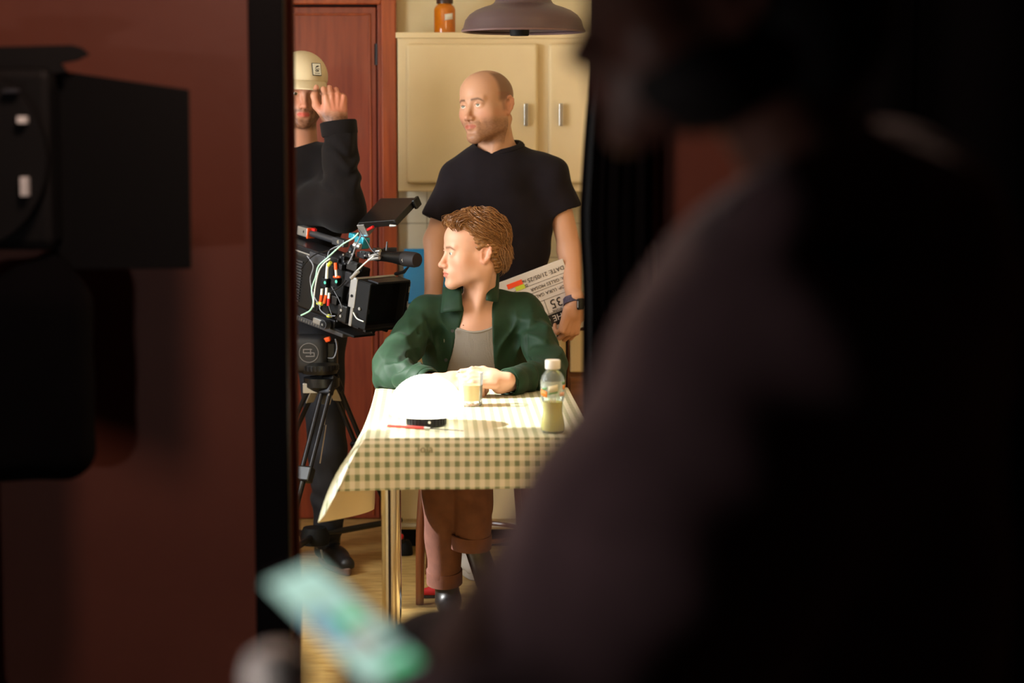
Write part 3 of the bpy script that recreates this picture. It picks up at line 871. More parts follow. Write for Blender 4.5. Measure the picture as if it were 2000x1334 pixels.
# ================================================================== film camera rig
a_, p_ = math.radians(42), math.radians(11)
fx = Vector((math.cos(a_) * math.cos(p_), -math.sin(a_) * math.cos(p_), -math.sin(p_)))
ly = Vector((math.sin(a_), math.cos(a_), 0))
RO = at(632, 552, 6.82)
RM = frame(RO, fx, ly)
RIX = RM.inverted()


def onside(px, py, yl):
    """world point where the pixel ray meets the rig plane local y = yl"""
    c0 = RIX @ Vector((0, 0, CAM_Z)); c1 = RIX @ at(px, py, 6.8)
    t = (yl - c0.y) / (c1.y - c0.y)
    return RM @ (c0 + (c1 - c0) * t)


rig = thing('cinema_camera', 'black cinema camera with matte box, monitor and cables on the tripod', 'camera', tuple(RM @ Vector((0, 0, -.14))))
bd = MB().box((-.05, 0, 0), (.33, .14, .185), RM).build('body', m_black, rig, smooth=False, bevel=.008)
fins = MB()
for i in range(15):
    fins.box((-.12, -.072, -.07 + i * .0098), (.17, .008, .0048), RM)
fins.build('cooling_fins', m_midgrey, bd, smooth=False)['kind'] = 'stuff'
MB().box((-.02, -.02, .105), (.30, .1, .028), RM).build('top_plate', m_dkgrey, rig, smooth=False, bevel=.004)
MB().cyl(RM @ Vector((-.25, -.06, .098)), RM @ Vector((.02, -.06, .098)), .0105).build('top_rod', m_silver, rig)
MB().box((.03, -.064, .094), (.08, .02, .036), RM).build('rod_block', m_midgrey, rig, smooth=False, bevel=.003)
MB().box((.135, -.01, .01), (.07, .12, .16), RM).build('front_module', m_blackm, rig, smooth=False, bevel=.006)
# lens with gear rings
ln = MB()
X0 = .16
lp = [(0, 0), (.05, 0), (.05, .02), (.046, .021), (.046, .035), (.053, .036), (.053, .05), (.047, .051), (.047, .07), (.055, .071), (.055, .09), (.0, .09)]
LM = RM @ frame((X0, 0, .0), (0, 1, 0), (0, 0, 1))
ln.lathe(lp, (0, 0, 0), 36, LM).build('lens_barrel', m_dkgrey, rig)
gr = MB()
for i in range(44):
    t = 2 * math.pi * i / 44
    for zz in (.043, .08): gr.box((.054 * math.cos(t), .054 * math.sin(t), zz), (.004, .0035, .012), LM, R=Matrix.Rotation(t, 3, 'Z'))
gr.build('focus_gear_teeth', m_midgrey, rig, smooth=False)['kind'] = 'stuff'
# matte box: frame plate, four walls, flags
mbx = MB(); MX0, MX1, HW, HH = .250, .315, .086, .077
MB().box((MX0 - .006, 0, 0), (.014, 2 * HW + .012, 2 * HH + .012), RM).build('matte_box_plate', m_silver, rig, smooth=False, bevel=.003)
for s_ in (-1, 1):
    mbx.box(((MX0 + MX1) / 2, s_ * HW, 0), (MX1 - MX0, .006, 2 * HH), RM)
    mbx.box(((MX0 + MX1) / 2, 0, s_ * HH), (MX1 - MX0, 2 * HW, .006), RM)
mb = mbx.build('matte_box', m_blackm, rig, smooth=False, bevel=.0015)
MB().box((MX0 + .03, 0, 0), (.004, 2 * HW - .006, 2 * HH - .006), RM).build('filter_tray', mat('dark_filter', (12, 11, 13), .15), mb, smooth=False)
MB().box((MX1 - .004, 0, HH + .008), (.05, .15, .006), RM).build('top_flag', m_dkgrey, mb, smooth=False, bevel=.001)
MB().tube([onside(772, 535, HW), onside(789, 531, HW), onside(798, 521, HW)], [.006, .006, .003], 8).build('flag_arm', m_black, mb)
MB().box((MX1 + .001, HW + .006, .0), (.006, .006, 2 * HH), RM).build('side_rail', m_black, mb, smooth=False)
for zz in (.05, .0, -.055):
    MB().box((MX1 + .004, HW + .006, zz), (.003, .004, .02), RM).build('rail_slot', m_silver, mb, smooth=False)
MB().box((MX1 - .01, 0, -HH - .008), (.012, .16, .006), RM).build('bottom_rail', m_black, mb, smooth=False)
MB().box((MX0 - .01, -HW - .004, .03), (.03, .006, .1), RM).box((MX0 - .018, -HW + .004, .045), (.02, .02, .05), RM).build('side_bracket', m_silver, mb, smooth=False, bevel=.002)
MB().cyl(RM @ Vector((MX0 - .01, -HW - .006, .02)), RM @ Vector((MX0 - .01, -HW - .010, .02)), .005, n=10).build('bracket_screw', m_blackm, mb)
# base plates and rods
MB().box((-.05, 0, -.112), (.36, .10, .03), RM).build('bridge_plate', m_dkgrey, rig, smooth=False, bevel=.004)
sp = MB().box((-.06, 0, -.138), (.46, .09, .02), RM).build('dovetail_plate', m_midgrey, rig, smooth=False, bevel=.004)
mk = MB()
for i in range(26): mk.box((-.25 + i * .0125, -.0455, -.1385), (.0018, .002, .008 if i % 5 else .012), RM)
mk.build('scale_marks', m_silver, sp, smooth=False)['kind'] = 'stuff'
MB().box((.17, 0, -.128), (.12, .1, .008), RM).build('front_tray', m_blackm, rig, smooth=False, bevel=.002)
for yy in (-.03, .03):
    MB().cyl(RM @ Vector((-.1, yy, -.092)), RM @ Vector((.30, yy, -.092)), .0075, n=12).build('rail_rod', m_dkgrey, rig)
kp = onside(640, 633, -.062)
kn = MB().cyl(kp, kp + (-ly) * .022, .0165, n=20).build('lock_knob', m_midgrey, rig)
MB().cyl(kp + (-ly) * .022, kp + (-ly) * .024, .0115, n=20).build('knob_ring', m_blackm, kn)
MB().cyl(kp + (-ly) * .023, kp + (-ly) * .026, .004, n=12).build('knob_screw', m_silver, kn)
MB().box(tuple(RIX @ onside(624, 628, -.06)), (.05, .02, .022), RM).build('clamp_lever', m_silver, rig, smooth=False, bevel=.004)
# focus motor beside the lens
fm = RIX @ onside(673, 612, -.085)
mo = MB().box(tuple(fm), (.045, .03, .06), RM).build('focus_motor', m_black, rig, smooth=False, bevel=.005)
for dz in (.012, -.008):
    q = RM @ (fm + Vector((0, -.016, dz))); MB().cyl(q, q - ly * .003, .005, n=10).build('motor_screw', m_silver, mo)
MB().box(tuple(fm + Vector((.035, .01, .045))), (.05, .02, .014), RM).build('motor_arm', m_dkgrey, rig, smooth=False, bevel=.002)
MB().box(tuple(fm + Vector((.03, .01, -.03))), (.08, .014, .014), RM).build('motor_arm', m_dkgrey, rig, smooth=False, bevel=.002)
q = onside(703, 603, -.09); MB().cyl(q, q - ly * .004, .0055, n=10).build('arm_screw', m_silver, rig)
# dark details on the right side: connector panel, connectors, loops
for (px, py, w, h, m) in ((635, 552, .03, .034, m_blackm), (656, 549, .03, .028, m_blackm), (664, 520, .035, .02, m_dkgrey), (652, 585, .045, .03, m_black), (682, 545, .03, .05, m_dkgrey), (618, 600, .03, .02, m_dkgrey), (690, 520, .05, .03, m_black)):
    MB().box(tuple(RIX @ onside(px, py, -.079)), (w, .018, h), RM).build('side_module', m, rig, smooth=False, bevel=.003)
for (px, py, col) in ((635, 552, (70, 190, 160)), (657, 550, (70, 190, 150))):
    q = onside(px, py, -.089); MB().cyl(q, q - ly * .0015, .0055, n=14).build('round_mark', mat('teal_mark', (80, 196, 170), .5), rig)


def plug(pts, r, m, name):
    MB().tube([onside(x, y, -.095) for x, y in pts], r, 10).build(name, m, rig)


m_wcable = mat('pale_cable', (214, 220, 214), .45); m_gcable = mat('grey_cable', (120, 122, 130), .45)
m_mint = mat('mint_cable', (176, 222, 198), .45); m_yel = mat('lime_plastic', (196, 200, 70), .5)
plug([(655, 513), (656, 527)], .0056, m_orange, 'orange_connector')
plug([(656, 527), (657, 541)], .0044, m_wcable, 'cable_boot')
plug([(652, 541), (664, 541)], .004, m_orange, 'orange_tab')
plug([(628, 576), (626, 589)], .0052, m_orange, 'orange_connector')
plug([(637, 576), (633, 592)], .0054, m_orange, 'orange_connector')
plug([(642, 583), (641, 597)], .005, m_red, 'red_connector')
plug([(629, 564), (628, 576)], .0045, m_wcable, 'cable_boot')
plug([(638, 562), (637, 576)], .0045, m_wcable, 'cable_boot')
plug([(643, 572), (642, 583)], .0045, m_wcable, 'cable_boot')
plug([(638, 544), (639, 525), (641, 514)], [.0056, .005, .006], m_wcable, 'pale_connector')
plug([(641, 519), (646, 512)], .0064, m_yel, 'lime_clip')
plug([(620, 592), (629, 594)], .006, m_yel, 'lime_clip')
plug([(640, 617), (645, 617)], .0062, m_yel, 'lime_clip')


def cable(pts, r, m, y0=-.1, name='cable'):
    P_ = [onside(p[0], p[1], p[2] if len(p) > 2 else y0) for p in pts]
    return MB().tube(P_, r, 8, smooth=6).build(name, m, rig)


cable([(588, 616), (606, 606), (612, 590), (609, 565), (617, 540), (622, 520), (640, 503), (668, 478), (690, 465), (700, 455)], .0028, m_mint)
cable([(612, 600), (615, 565), (622, 532), (632, 515), (645, 505)], .0024, m_wcable)
cable([(588, 526), (600, 510), (618, 496), (640, 490), (655, 487)], .0022, m_black)
cable([(640, 505), (642, 492), (650, 485), (662, 480)], .002, m_gcable)
cable([(705, 460), (695, 480), (688, 500), (680, 515)], .0026, m_gcable)
cable([(624, 594), (626, 606), (640, 616), (655, 617)], .002, m_gcable)
cable([(642, 597), (645, 606), (648, 615)], .002, m_black)
cable([(676, 548), (660, 563), (645, 570)], .0026, m_black)
cable([(686, 540), (700, 526), (715, 512), (730, 500)], .0026, m_wcable)
cable([(700, 448), (716, 470), (726, 488), (738, 497)], .002, m_black)
cable([(648, 560), (662, 585), (668, 606), (655, 622)], .0022, m_black)
cable([(600, 500), (612, 520), (606, 545), (612, 575), (626, 600)], .0022, m_gcable)
cable([(690, 610), (697, 622), (710, 628)], .0022, m_wcable)
MB().tube([onside(686, 543, -.11), onside(700, 530, -.11)], [.0068, .0058], 12).build('grey_plug', m_silver, rig)
for (x0, y0, x1, y1) in ((722, 501, 741, 495), (720, 507, 741, 504)):
    MB().tube([onside(x0, y0, -.07), onside(x1, y1, -.07)], [.005, .0056], 12).build('chrome_plug', m_silver, rig)
rn = random.Random(4)
for i in range(26):      # small dark lumps and bolts of the rig between body and eyepiece
    x, y = (rn.uniform(668, 735), rn.uniform(490, 530)) if i < 16 else (rn.uniform(645, 715), rn.uniform(560, 632))
    q = RIX @ onside(x, y, rn.uniform(-.06, .0)); w = rn.uniform(.015, .03)
    MB().box(tuple(q), (w, w * .8, w * rn.uniform(.5, 1)), RM).build('bracket_piece', rn.choice([m_black, m_dkgrey, m_blackm]), rig, smooth=False, bevel=.003)
    q = onside(x + rn.uniform(-6, 6), y + rn.uniform(-5, 5), -.07); MB().cyl(q, q - ly * .004, .003, n=8).build('bolt', rn.choice([m_silver, m_midgrey]), rig)
# carrying handle
h0, h1 = at(560, 441, 6.98), at(692, 481, 6.74)
hd_ = h1 - h0
hb = MB().tube([h0.lerp(h1, .36), h0.lerp(h1, .86)], .0115, 14).build('top_handle', m_midgrey, rig)
HMx = frame(h0.lerp(h1, .28), hd_, (0, 0, 1))
MB().box((0, 0, 0), (.055, .032, .03), HMx).build('handle_block', m_silver, rig, smooth=False, bevel=.003)
MB().box((.031, 0, 0), (.006, .036, .034), HMx).build('orange_band', m_orange, rig, smooth=False)
MB().box((.045, .015, 0), (.018, .008, .01), HMx).build('red_lock', m_red, rig, smooth=False)
q = h0.lerp(h1, .28); MB().cyl(q + Vector((0, -.017, 0)), q + Vector((0, -.0185, 0)), .006, n=14).build('thread_hole', m_blackm, rig)
HM2 = frame(h0.lerp(h1, .80), hd_, (0, 0, 1))
MB().box((0, 0, 0), (.06, .026, .026), HM2).build('handle_clamp', m_midgrey, rig, smooth=False, bevel=.003)
q = h0.lerp(h1, .78); MB().cyl(q + Vector((0, -.014, 0)), q + Vector((0, -.018, 0)), .0065, n=14).build('clamp_ring', m_silver, rig)
MB().tube([at(690, 482, 6.74), at(684, 500, 6.76), at(682, 512, 6.78)], .013, 12).build('handle_post', m_midgrey, rig)
MB().tube([at(592, 470, 6.95), at(592, 492, 6.95)], .012, 12).build('handle_post', m_dkgrey, rig)
cyn = mat('cyan_anodised_metal', (60, 176, 205), .25, .6)
MB().box((0, 0, 0), (.045, .035, .04), frame(at(707, 473, 6.72), fx, ly)).build('cyan_clamp', cyn, rig, smooth=False, bevel=.006)
MB().box((0, 0, 0), (.03, .03, .02), frame(at(692, 461, 6.74), fx, ly)).build('cyan_clamp', cyn, rig, smooth=False, bevel=.005)
MB().cyl(at(692, 478, 6.69), at(704, 482, 6.68), .011, n=14).build('clamp_barrel', m_silver, rig)
# eyepiece
e0, e1 = at(742, 500, 6.66), at(815, 508, 6.54)
ed = (e1 - e0); EL = ed.length; EM = frame(e0, Vector((0, 0, 1)).cross(ed), (0, 0, 1)); EM = frame(e0, *[v for v in (ed.orthogonal(), ed.cross(ed.orthogonal()))])
ey = MB().lathe([(0, 0), (.017, 0), (.0175, EL * .2), (.0185, EL * .35), (.0225, EL * .55), (.0245, EL * .7), (.0245, EL * .95), (.021, EL), (0, EL)], (0, 0, 0), 28, EM).build('eyepiece', m_black, rig)
MB().lathe([(.0247, EL * .66), (.0255, EL * .68), (.0255, EL * .93), (.023, EL * 1.0), (.0, EL * 1.002)], (0, 0, 0), 28, EM).build('eyecup', mat('rubber', (22, 17, 18), .7), ey)
sc_ = at(789, 508, 6.552); sd = Vector((.0, -1, .05)).normalized()
st = MB()
for i in range(4):
    t = math.pi * i / 4
    st.box((0, 0, 0), (.016, .0022, .0012), frame(sc_, (math.cos(t), 0, math.sin(t)), (-math.sin(t), 0, math.cos(t))))
st.build('star_emblem', mat('print_white', (226, 224, 220), .5), ey, smooth=False)
MB().box((0, 0, 0), (.03, .03, .042), frame(at(738, 497, 6.67), fx, ly)).build('eyepiece_mount', m_black, rig, smooth=False, bevel=.003)
MB().box((0, 0, 0), (.045, .03, .016), frame(at(762, 488, 6.70), (1, 0, 0), (0, 1, 0))).build('eyepiece_block', m_black, rig, smooth=False, bevel=.002)
MB().cyl(at(755, 490, 6.64), at(756, 472, 6.64), .0042, .0028, n=10).build('antenna', m_midgrey, rig)
for (x0, y0) in ((739, 490), (739, 501)):
    MB().cyl(at(x0 - 4, y0 + 1, 6.63), at(x0 + 4, y0, 6.62), .006, n=14).build('socket', m_steel, rig)
# monitor with silver cage side
TLq, TRq, BRq, BLq = at(748, 398, 6.86), at(818, 397, 6.72), at(776, 441, 6.60), at(704, 446, 6.70)
mn = MB().slab([TLq, TRq, BRq, BLq], -.022).build('monitor', m_black, rig, smooth=False, bevel=.002)
MB().slab([TLq.lerp(TRq, .12).lerp(BLq.lerp(BRq, .12), .2), TLq.lerp(TRq, .88).lerp(BLq.lerp(BRq, .88), .2), TLq.lerp(TRq, .88).lerp(BLq.lerp(BRq, .88), .8), TLq.lerp(TRq, .12).lerp(BLq.lerp(BRq, .12), .8)], .008).build('rear_cover', m_dkgrey, mn, smooth=False, bevel=.002)
nq = (TRq - TLq).cross(BLq - TLq).normalized(); nv = nq if nq.y < 0 else -nq
def mq(u, v, l): return (TLq.lerp(TRq, u)).lerp(BLq.lerp(BRq, u), v) + nv * l
cg = MB().raw([mq(-.05, -.02, .014), mq(.14, -.02, .014), mq(.14, 1.02, .014), mq(-.05, 1.02, .014), mq(-.05, -.02, -.03), mq(.14, -.02, -.03), mq(.14, 1.02, -.03), mq(-.05, 1.02, -.03)],
              [(0, 1, 2, 3), (7, 6, 5, 4), (0, 4, 5, 1), (1, 5, 6, 2), (2, 6, 7, 3), (3, 7, 4, 0)]).build('monitor_cage', m_silver, mn, smooth=False, bevel=.001)
sl = MB()
for f0, f1 in ((.10, .36), (.58, .86)):
    sl.raw([mq(.05, f0, .0146), mq(.12, f0, .0146), mq(.12, f1, .0146), mq(.05, f1, .0146)], [(0, 1, 2, 3)])
for i in range(12):
    a = mq(-.005, .07 + i * .077, .0142); sl.cyl(a, a + nv * .001, .0032 if i % 3 else .002, n=8)
sl.build('cage_holes', m_blackm, cg, smooth=False)['kind'] = 'stuff'
MB().slab([TRq + nq * .006, TRq - nq * .028, TRq.lerp(BRq, .22) - nq * .028, TRq.lerp(BRq, .22) + nq * .006], .012).build('corner_bumper', m_black, mn, smooth=False, bevel=.003)
q = at(813, 403, 6.69); MB().ell(q, (.0025, .0025, .0025), 8, 6).build('tally_light', mat('red_led', (255, 60, 30), .4, emit=(255, 70, 40), estr=1.5), mn)
MB().tube([at(712, 447, 6.72), at(708, 455, 6.72), at(705, 464, 6.72)], .012, 12).build('monitor_arm', m_black, rig)
MB().cyl(at(718, 449, 6.66), at(729, 443, 6.64), .005, n=10).build('red_connector', m_red, rig)
MB().cyl(at(762, 441, 6.6), at(774, 441, 6.59), .006, .003, n=10).build('thumb_screw', m_silver, mn)

# ------------------------------------------------------------------ tripod
tp = thing('tripod', 'black video tripod with fluid head carrying the cinema camera', 'tripod', (at(628, 745, 6.86).x, 6.86, 0))
hp = at(616, 690, 6.86)
hd = Field(); hd.rbox(tuple(hp + Vector((-.02, 0, .0))), (.065, .05, .066), .03, .0)
field_obj('fluid_head', hd, [(tuple(hp + Vector((-.11, -.08, -.09))), tuple(hp + Vector((.08, .08, .09))), .006)], mat('head_black', (30, 29, 31), .45), tp)
lc = at(606, 686, 6.86); lc.y = 6.86 - .0505
lg = MB().lathe([(.033 + .0013 * math.cos(a), .0013 * math.sin(a)) for a in [i * math.pi / 3 for i in range(7)]], (0, 0, 0), 36, frame(lc, (1, 0, 0), (0, 0, 1)))
for (x, z, w, h) in ((-.004, .012, .03, .003), (.0, .0, .034, .003), (.004, -.012, .03, .003), (-.0185, .006, .003, .014), (.0185, -.006, .003, .014), (.006, .004, .003, .02)):
    lg.box((x, z, .0), (w, h, .002), frame(lc, (1, 0, 0), (0, 0, 1)))
lg.build('round_emblem', mat('emblem_grey', (112, 108, 108), .5), tp, smooth=False)
MB().box(tuple(at(636, 664, 6.84)), (.035, .03, .016), R=Matrix.Rotation(-.3, 3, 'Y')).build('lock_lever', m_orange, tp, smooth=False, bevel=.004)
MB().box(tuple(at(648, 690, 6.87)), (.04, .06, .09)).build('drag_unit', m_black, tp, smooth=False, bevel=.01)
MB().tube([at(655, 662, 6.83), at(658, 680, 6.83), at(652, 698, 6.83), at(640, 699, 6.83)], .0022, 8, smooth=5).build('wire', m_gcable, tp)
bc_ = at(624, 722, 6.86)
MB().lathe([(0, -.012), (.06, -.012), (.066, 0), (.066, .02), (.055, .03), (0, .03)], tuple(bc_), 28).build('bowl_clamp', m_black, tp)
rbk = MB()
for i in range(30):
    t = 2 * math.pi * i / 30; rbk.box((bc_.x + .066 * math.cos(t), bc_.y + .066 * math.sin(t), bc_.z + .009), (.004, .006, .016), R=Matrix.Rotation(t, 3, 'Z'))
rbk.build('grip_ribs', m_dkgrey, tp, smooth=False)['kind'] = 'stuff'
hub = at(628, 748, 6.86)
MB().lathe([(0, -.03), (.04, -.03), (.062, -.01), (.062, .02), (0, .02)], tuple(hub), 24).build('bowl', m_black, tp)


def tleg(top, foot, knee=.42):
    top, foot = Vector(top), Vector(foot); dv = (foot - top); side = dv.cross(Vector((0, 0, 1))).normalized() * .016
    lg_ = MB()
    for s_ in (-1, 1): lg_.cyl(top + side * s_, top + dv * (knee + .02) + side * s_, .0085, n=12)
    L_ = lg_.build('leg', m_dkgrey, tp)
    MB().cyl(top + dv * knee, foot + Vector((0, 0, .03)), .011, n=14).build('lower_tube', m_black, L_)
    M_ = frame(top + dv * knee, dv, side)
    MB().box((0, 0, 0), (.055, .06, .034), M_).build('leg_lock', m_black, L_, smooth=False, bevel=.006)
    MB().box((.0, 0, 0), (.07, .05, .03), frame(top, dv, side)).build('leg_joint', m_dkgrey, L_, smooth=False, bevel=.006)
    MB().box((.04, 0, .017), (.05, .036, .004), frame(top, dv, side)).build('leg_tag', m_silver, L_, smooth=False, bevel=.001)
    MB().lathe([(0, 0), (.028, 0), (.03, .008), (.026, .04), (.016, .055), (0, .055)], tuple(foot), 18).build('foot', m_blackm, L_)
    return L_


f1 = at(791, 1080, 7.25); f1.z = .001
tleg(at(652, 748, 6.9), f1, .36)
tleg(at(640, 752, 6.83), (-.80, 6.50, .001))
tleg(at(612, 752, 6.9), (-1.02, 7.2, .001))
MB().box(tuple(at(606, 758, 6.83)), (.05, .02, .034)).build('top_tag', m_silver, tp, smooth=False, bevel=.002)
sph = Vector((-.70, 6.95, .135))
for ft in (f1, Vector((-.80, 6.5, 0)), Vector((-1.02, 7.2, 0))):
    e = sph.lerp(Vector((ft.x, ft.y, sph.z)), .95)
    MB().cyl(sph, e, .0115, n=12).build('spreader_arm', m_black, tp)
MB().lathe([(0, -.03), (.05, -.03), (.055, 0), (.04, .03), (0, .03)], tuple(sph), 20).build('spreader_hub', m_blackm, tp)
MB().ell(tuple(at(783, 1048, 7.2)), (.011, .011, .011), 12, 8).build('release_button', m_red, tp)
for (x0, y0, x1, y1) in ((644, 762, 633, 830), (637, 830, 625, 905)):
    MB().cyl(at(x0, y0, 6.8), at(x1, y1, 6.8), .0022, n=8).build('pull_cord', m_steel, tp)

# ================================================================== people: shared builders
def rot(yaw=0, pitch=0, roll=0):
    """head turn: yaw about up, pitch about the ear axis, roll about the view axis (degrees)"""
    return (Matrix.Rotation(math.radians(roll), 4, 'Y') @ Matrix.Rotation(math.radians(yaw), 4, 'Z') @ Matrix.Rotation(math.radians(pitch), 4, 'X'))


def head_prims(f, M, nose=1.0, jaw=1.0, lips=1.0, ears=(1, -1), brow=1.0, chin=0.0, slim=1.0):
    """a head in its own axes: faces -y, up z, eyes at z=0, chin at -.117, crown at +.118"""
    s = slim
    f.ell((0, .012, .038), (.077, .096, .080), .02, M=M)
    f.ell((0, -.034, .045), (.063, .061, .056), .03, M=M)
    f.ell((0, -.040, -.020), (.060 * s, .051, .060), .03, M=M)
    f.ell((0, -.043, -.063), (.047 * s, .048, .046), .03, M=M)
    for e in (1, -1):
        f.cone((e * .059 * s, .006, -.015), (e * .050 * jaw, -.004, -.070), .016, .014, .025, M=M)
        f.cone((e * .050 * jaw, -.004, -.070), (e * .014, -.076, -.100 - chin), .014, .014, .025, M=M)
        f.ell((e * .045 * s, -.055, -.024), (.021, .020, .018), .03, M=M)
    f.ell((0, -.081, -.101 - chin), (.021, .018, .016), .02, M=M)
    f.ell((0, -.074, -.066), (.030, .029, .022), .02, M=M)
    for e in (1, -1):
        f.cone((e * .011, -.0895, .0165), (e * .042, -.077, .020), .0085 * brow, .0075 * brow, .015, M=M)
        f.ell((e * .031, -.106, -.001), (.0205, .019, .0135), .014, '-', M=M)
        f.ell((e * .031, -.0785, 0), (.0175, .0137, .0140), .006, M=M)
        f.ell((e * .031, -.098, -.0005), (.0135, .015, .0047), .002, '-', M=M)
        f.ell((e * .046 * s, -.028, -.046), (.020, .030, .030), .03, M=M)
        f.cone((e * .018, -.0895, .0045), (e * .031, -.0935, .0072), .0018, .0022, .003, M=M)
        f.cone((e * .031, -.0935, .0072), (e * .045, -.0845, .0022), .0022, .0018, .003, M=M)
    n = nose
    f.cone((0, -.088, .006), (0, -.090 - .022 * n, -.036), .0072, .0088, .012, M=M)
    f.ell((0, -.090 - .0235 * n, -.0395), (.0100, .0095, .0088), .008, M=M)
    f.cone((0, -.095, -.046), (0, -.104, -.047), .009, .006, .008, M=M)
    for e in (1, -1):
        f.ell((e * .0122, -.103, -.0425), (.0072, .0095, .0075), .006, M=M)
        f.ell((e * .0062, -.107, -.0500), (.0033, .0050, .0032), .003, '-', M=M)
        f.cone((e * .003, -.1020, -.0632), (e * .021, -.0935, -.0682), .0046 * lips, .0025, .005, M=M)
        f.cone((e * .003, -.1012, -.0755), (e * .019, -.0935, -.0703), .0056 * lips, .0026, .005, M=M)
        f.cone((0, -.1075, -.0692), (e * .023, -.0960, -.0692), .0013, .0010, .003, '-', M=M)
    f.ell((0, -.106, -.0885), (.017, .008, .005), .012, '-', M=M)
    for e in ears:
        EMt = M @ Matrix.Translation((e * .0745, .018, -.004)) @ Matrix.Rotation(math.radians(-22 * e), 4, 'Z') @ Matrix.Rotation(math.radians(-10), 4, 'X')
        f.ell((0, .002, 0), (.007, .017, .029), .006, M=EMt)
        f.ell((e * .008, -.002, -.003), (.007, .0095, .0165), .004, '-', M=EMt)
        f.ell((e * .008, .003, .014), (.005, .008, .008), .004, '-', M=EMt)
        pts = [(-.013, .010), (-.008, .024), (.004, .030), (.015, .022), (.018, .006), (.014, -.010), (.006, -.021), (-.001, -.028), (-.008, -.026), (-.010, -.016)]
        f.chain([(e * .0045, y, z) for y, z in pts], [.0032, .0036, .0038, .0038, .0036, .0034, .0036, .0054, .0045, .003], .0035, M=EMt)
        f.cone((e * .005, -.011, -.004), (e * .005, -.010, -.012), .0036, .0030, .003, M=EMt)
        f.chain([(e * .004, .010, .014), (e * .004, .011, .0), (e * .004, .004, -.013)], [.0026, .003, .0026], .003, M=EMt)


def eyes(M, gaze, parent, iris=(96, 86, 60), names=('eye', 'eye')):
    for e in (1, -1):
        c = M @ Vector((e * .031, -.0797, 0)); r = .0121 * M.to_scale()[0]
        g = (M.to_3x3().normalized() @ Vector(gaze)).normalized()
        n, m = 40, 40; V, F = [], []
        u = g.orthogonal().normalized(); w = g.cross(u)
        ang = []
        for j in range(m + 1):
            ph = math.pi * j / m
            for i in range(n):
                t = 2 * math.pi * i / n
                bulge = 1.0 + .06 * max(0, 1 - (ph / .5) ** 2)
                V.append(tuple(c + r * bulge * (g * math.cos(ph) + (u * math.cos(t) + w * math.sin(t)) * math.sin(ph)))); ang.append(ph)
        for j in range(m):
            for i in range(n): F.append((j * n + i, j * n + (i + 1) % n, (j + 1) * n + (i + 1) % n, (j + 1) * n + i))
        ang = np.array(ang)
        def colf(V_, ang=ang):
            c_ = np.tile(np.array(lin((226, 218, 208))[:3]), (len(ang), 1))
            c_[ang < .52] = lin((52, 44, 34))[:3]; c_[ang < .47] = lin(iris)[:3]; c_[ang < .22] = lin((8, 7, 6))[:3]
            return c_
        np_mesh('eye', V, F, mat('eyeball', (230, 220, 210), .08, attr='Col', spec=.7), parent, colf, relax=0)


def smooth01(x, a, b):
    t = np.clip((x - a) / (b - a), 0, 1); return t * t * (3 - 2 * t)


def skin_colors(M, base, lipc, browc=None, beard=None, beardw=0.0, scalp=None, redness=.12, brow_w=1.0):
    Mi = np.array(M.inverted())
    B = np.array(lin(base)[:3]); Lc = np.array(lin(lipc)[:3])
    def fn(V):
        p = V @ Mi[:3, :3].T + Mi[:3, 3]
        x, y, z = p[:, 0], p[:, 1], p[:, 2]; ax = np.abs(x)
        c = np.tile(B, (len(V), 1))
        inhead = (z > -.15)
        nse = .5 + .5 * np.sin(x * 310 + 3 * np.sin(z * 190)) * np.sin(z * 270 + 2 * np.sin(y * 230))
        red = np.exp(-(((ax - .045) / .022) ** 2 + ((z + .033) / .02) ** 2)) * (y < -.02) + .9 * np.exp(-((ax / .014) ** 2 + ((z + .040) / .016) ** 2)) * (y < -.09) + 1.2 * smooth01(ax, .070, .078) * (np.abs(z) < .04)
        c = c * (1 - (red * redness)[:, None] * np.array([.0, 1.0, 1.1]))
        def mix(w, col):
            nonlocal c
            w = np.clip(w * inhead, 0, 1)[:, None]; c = c * (1 - w) + np.array(lin(col)[:3]) * w
        if beard is not None:
            jawl = smooth01(-z, .030 , .062) * smooth01(ax, .030, .05) + smooth01(-z, .078, .092) * .9 + np.exp(-((z + .0565) / .006) ** 2) * (ax < .034) * .9 + np.exp(-(((ax - .030) / .007) ** 2)) * smooth01(-z, .055, .065) * .8
            jawl = np.clip(jawl, 0, 1) * (y < .012) * (z > -.135) * (1 - smooth01(-z, .118, .135))
            mix(jawl * beardw * (.75 + .35 * nse), beard)
        if scalp is not None:
            hl = smooth01(y, -.035 , -.012) * smooth01(z, .0, .02) + smooth01(y, .02, .035) * smooth01(z, -.05, -.03)
            hl = hl * (1 - .75 * smooth01(z, .098, .112))
            mix(np.clip(hl, 0, 1) * .72 * (ax < .0795), scalp)
            mix(smooth01(z, -.03, -.015) * (1 - smooth01(z, .0, .02)) * np.exp(-((y + .004) / .009) ** 2) * .45, scalp)
        lipm = np.exp(-(((z + .0692 + .0 * ax) / .0085) ** 4)) * (ax < .024 - 1.1 * np.abs(z + .0692)) * (y < -.088)
        mix(lipm * .85, lipc)
        if browc is not None:
            zb = .0185 + .10 * (ax - .012) - 2.2 * np.maximum(ax - .034, 0) ** 1.3
            bw = np.exp(-(((z - zb) / (.0042 * brow_w)) ** 2)) * smooth01(ax, .009, .014) * (1 - smooth01(ax, .045, .053)) * (y < -.05)
            mix(bw * .85, browc)
        return c
    return fn


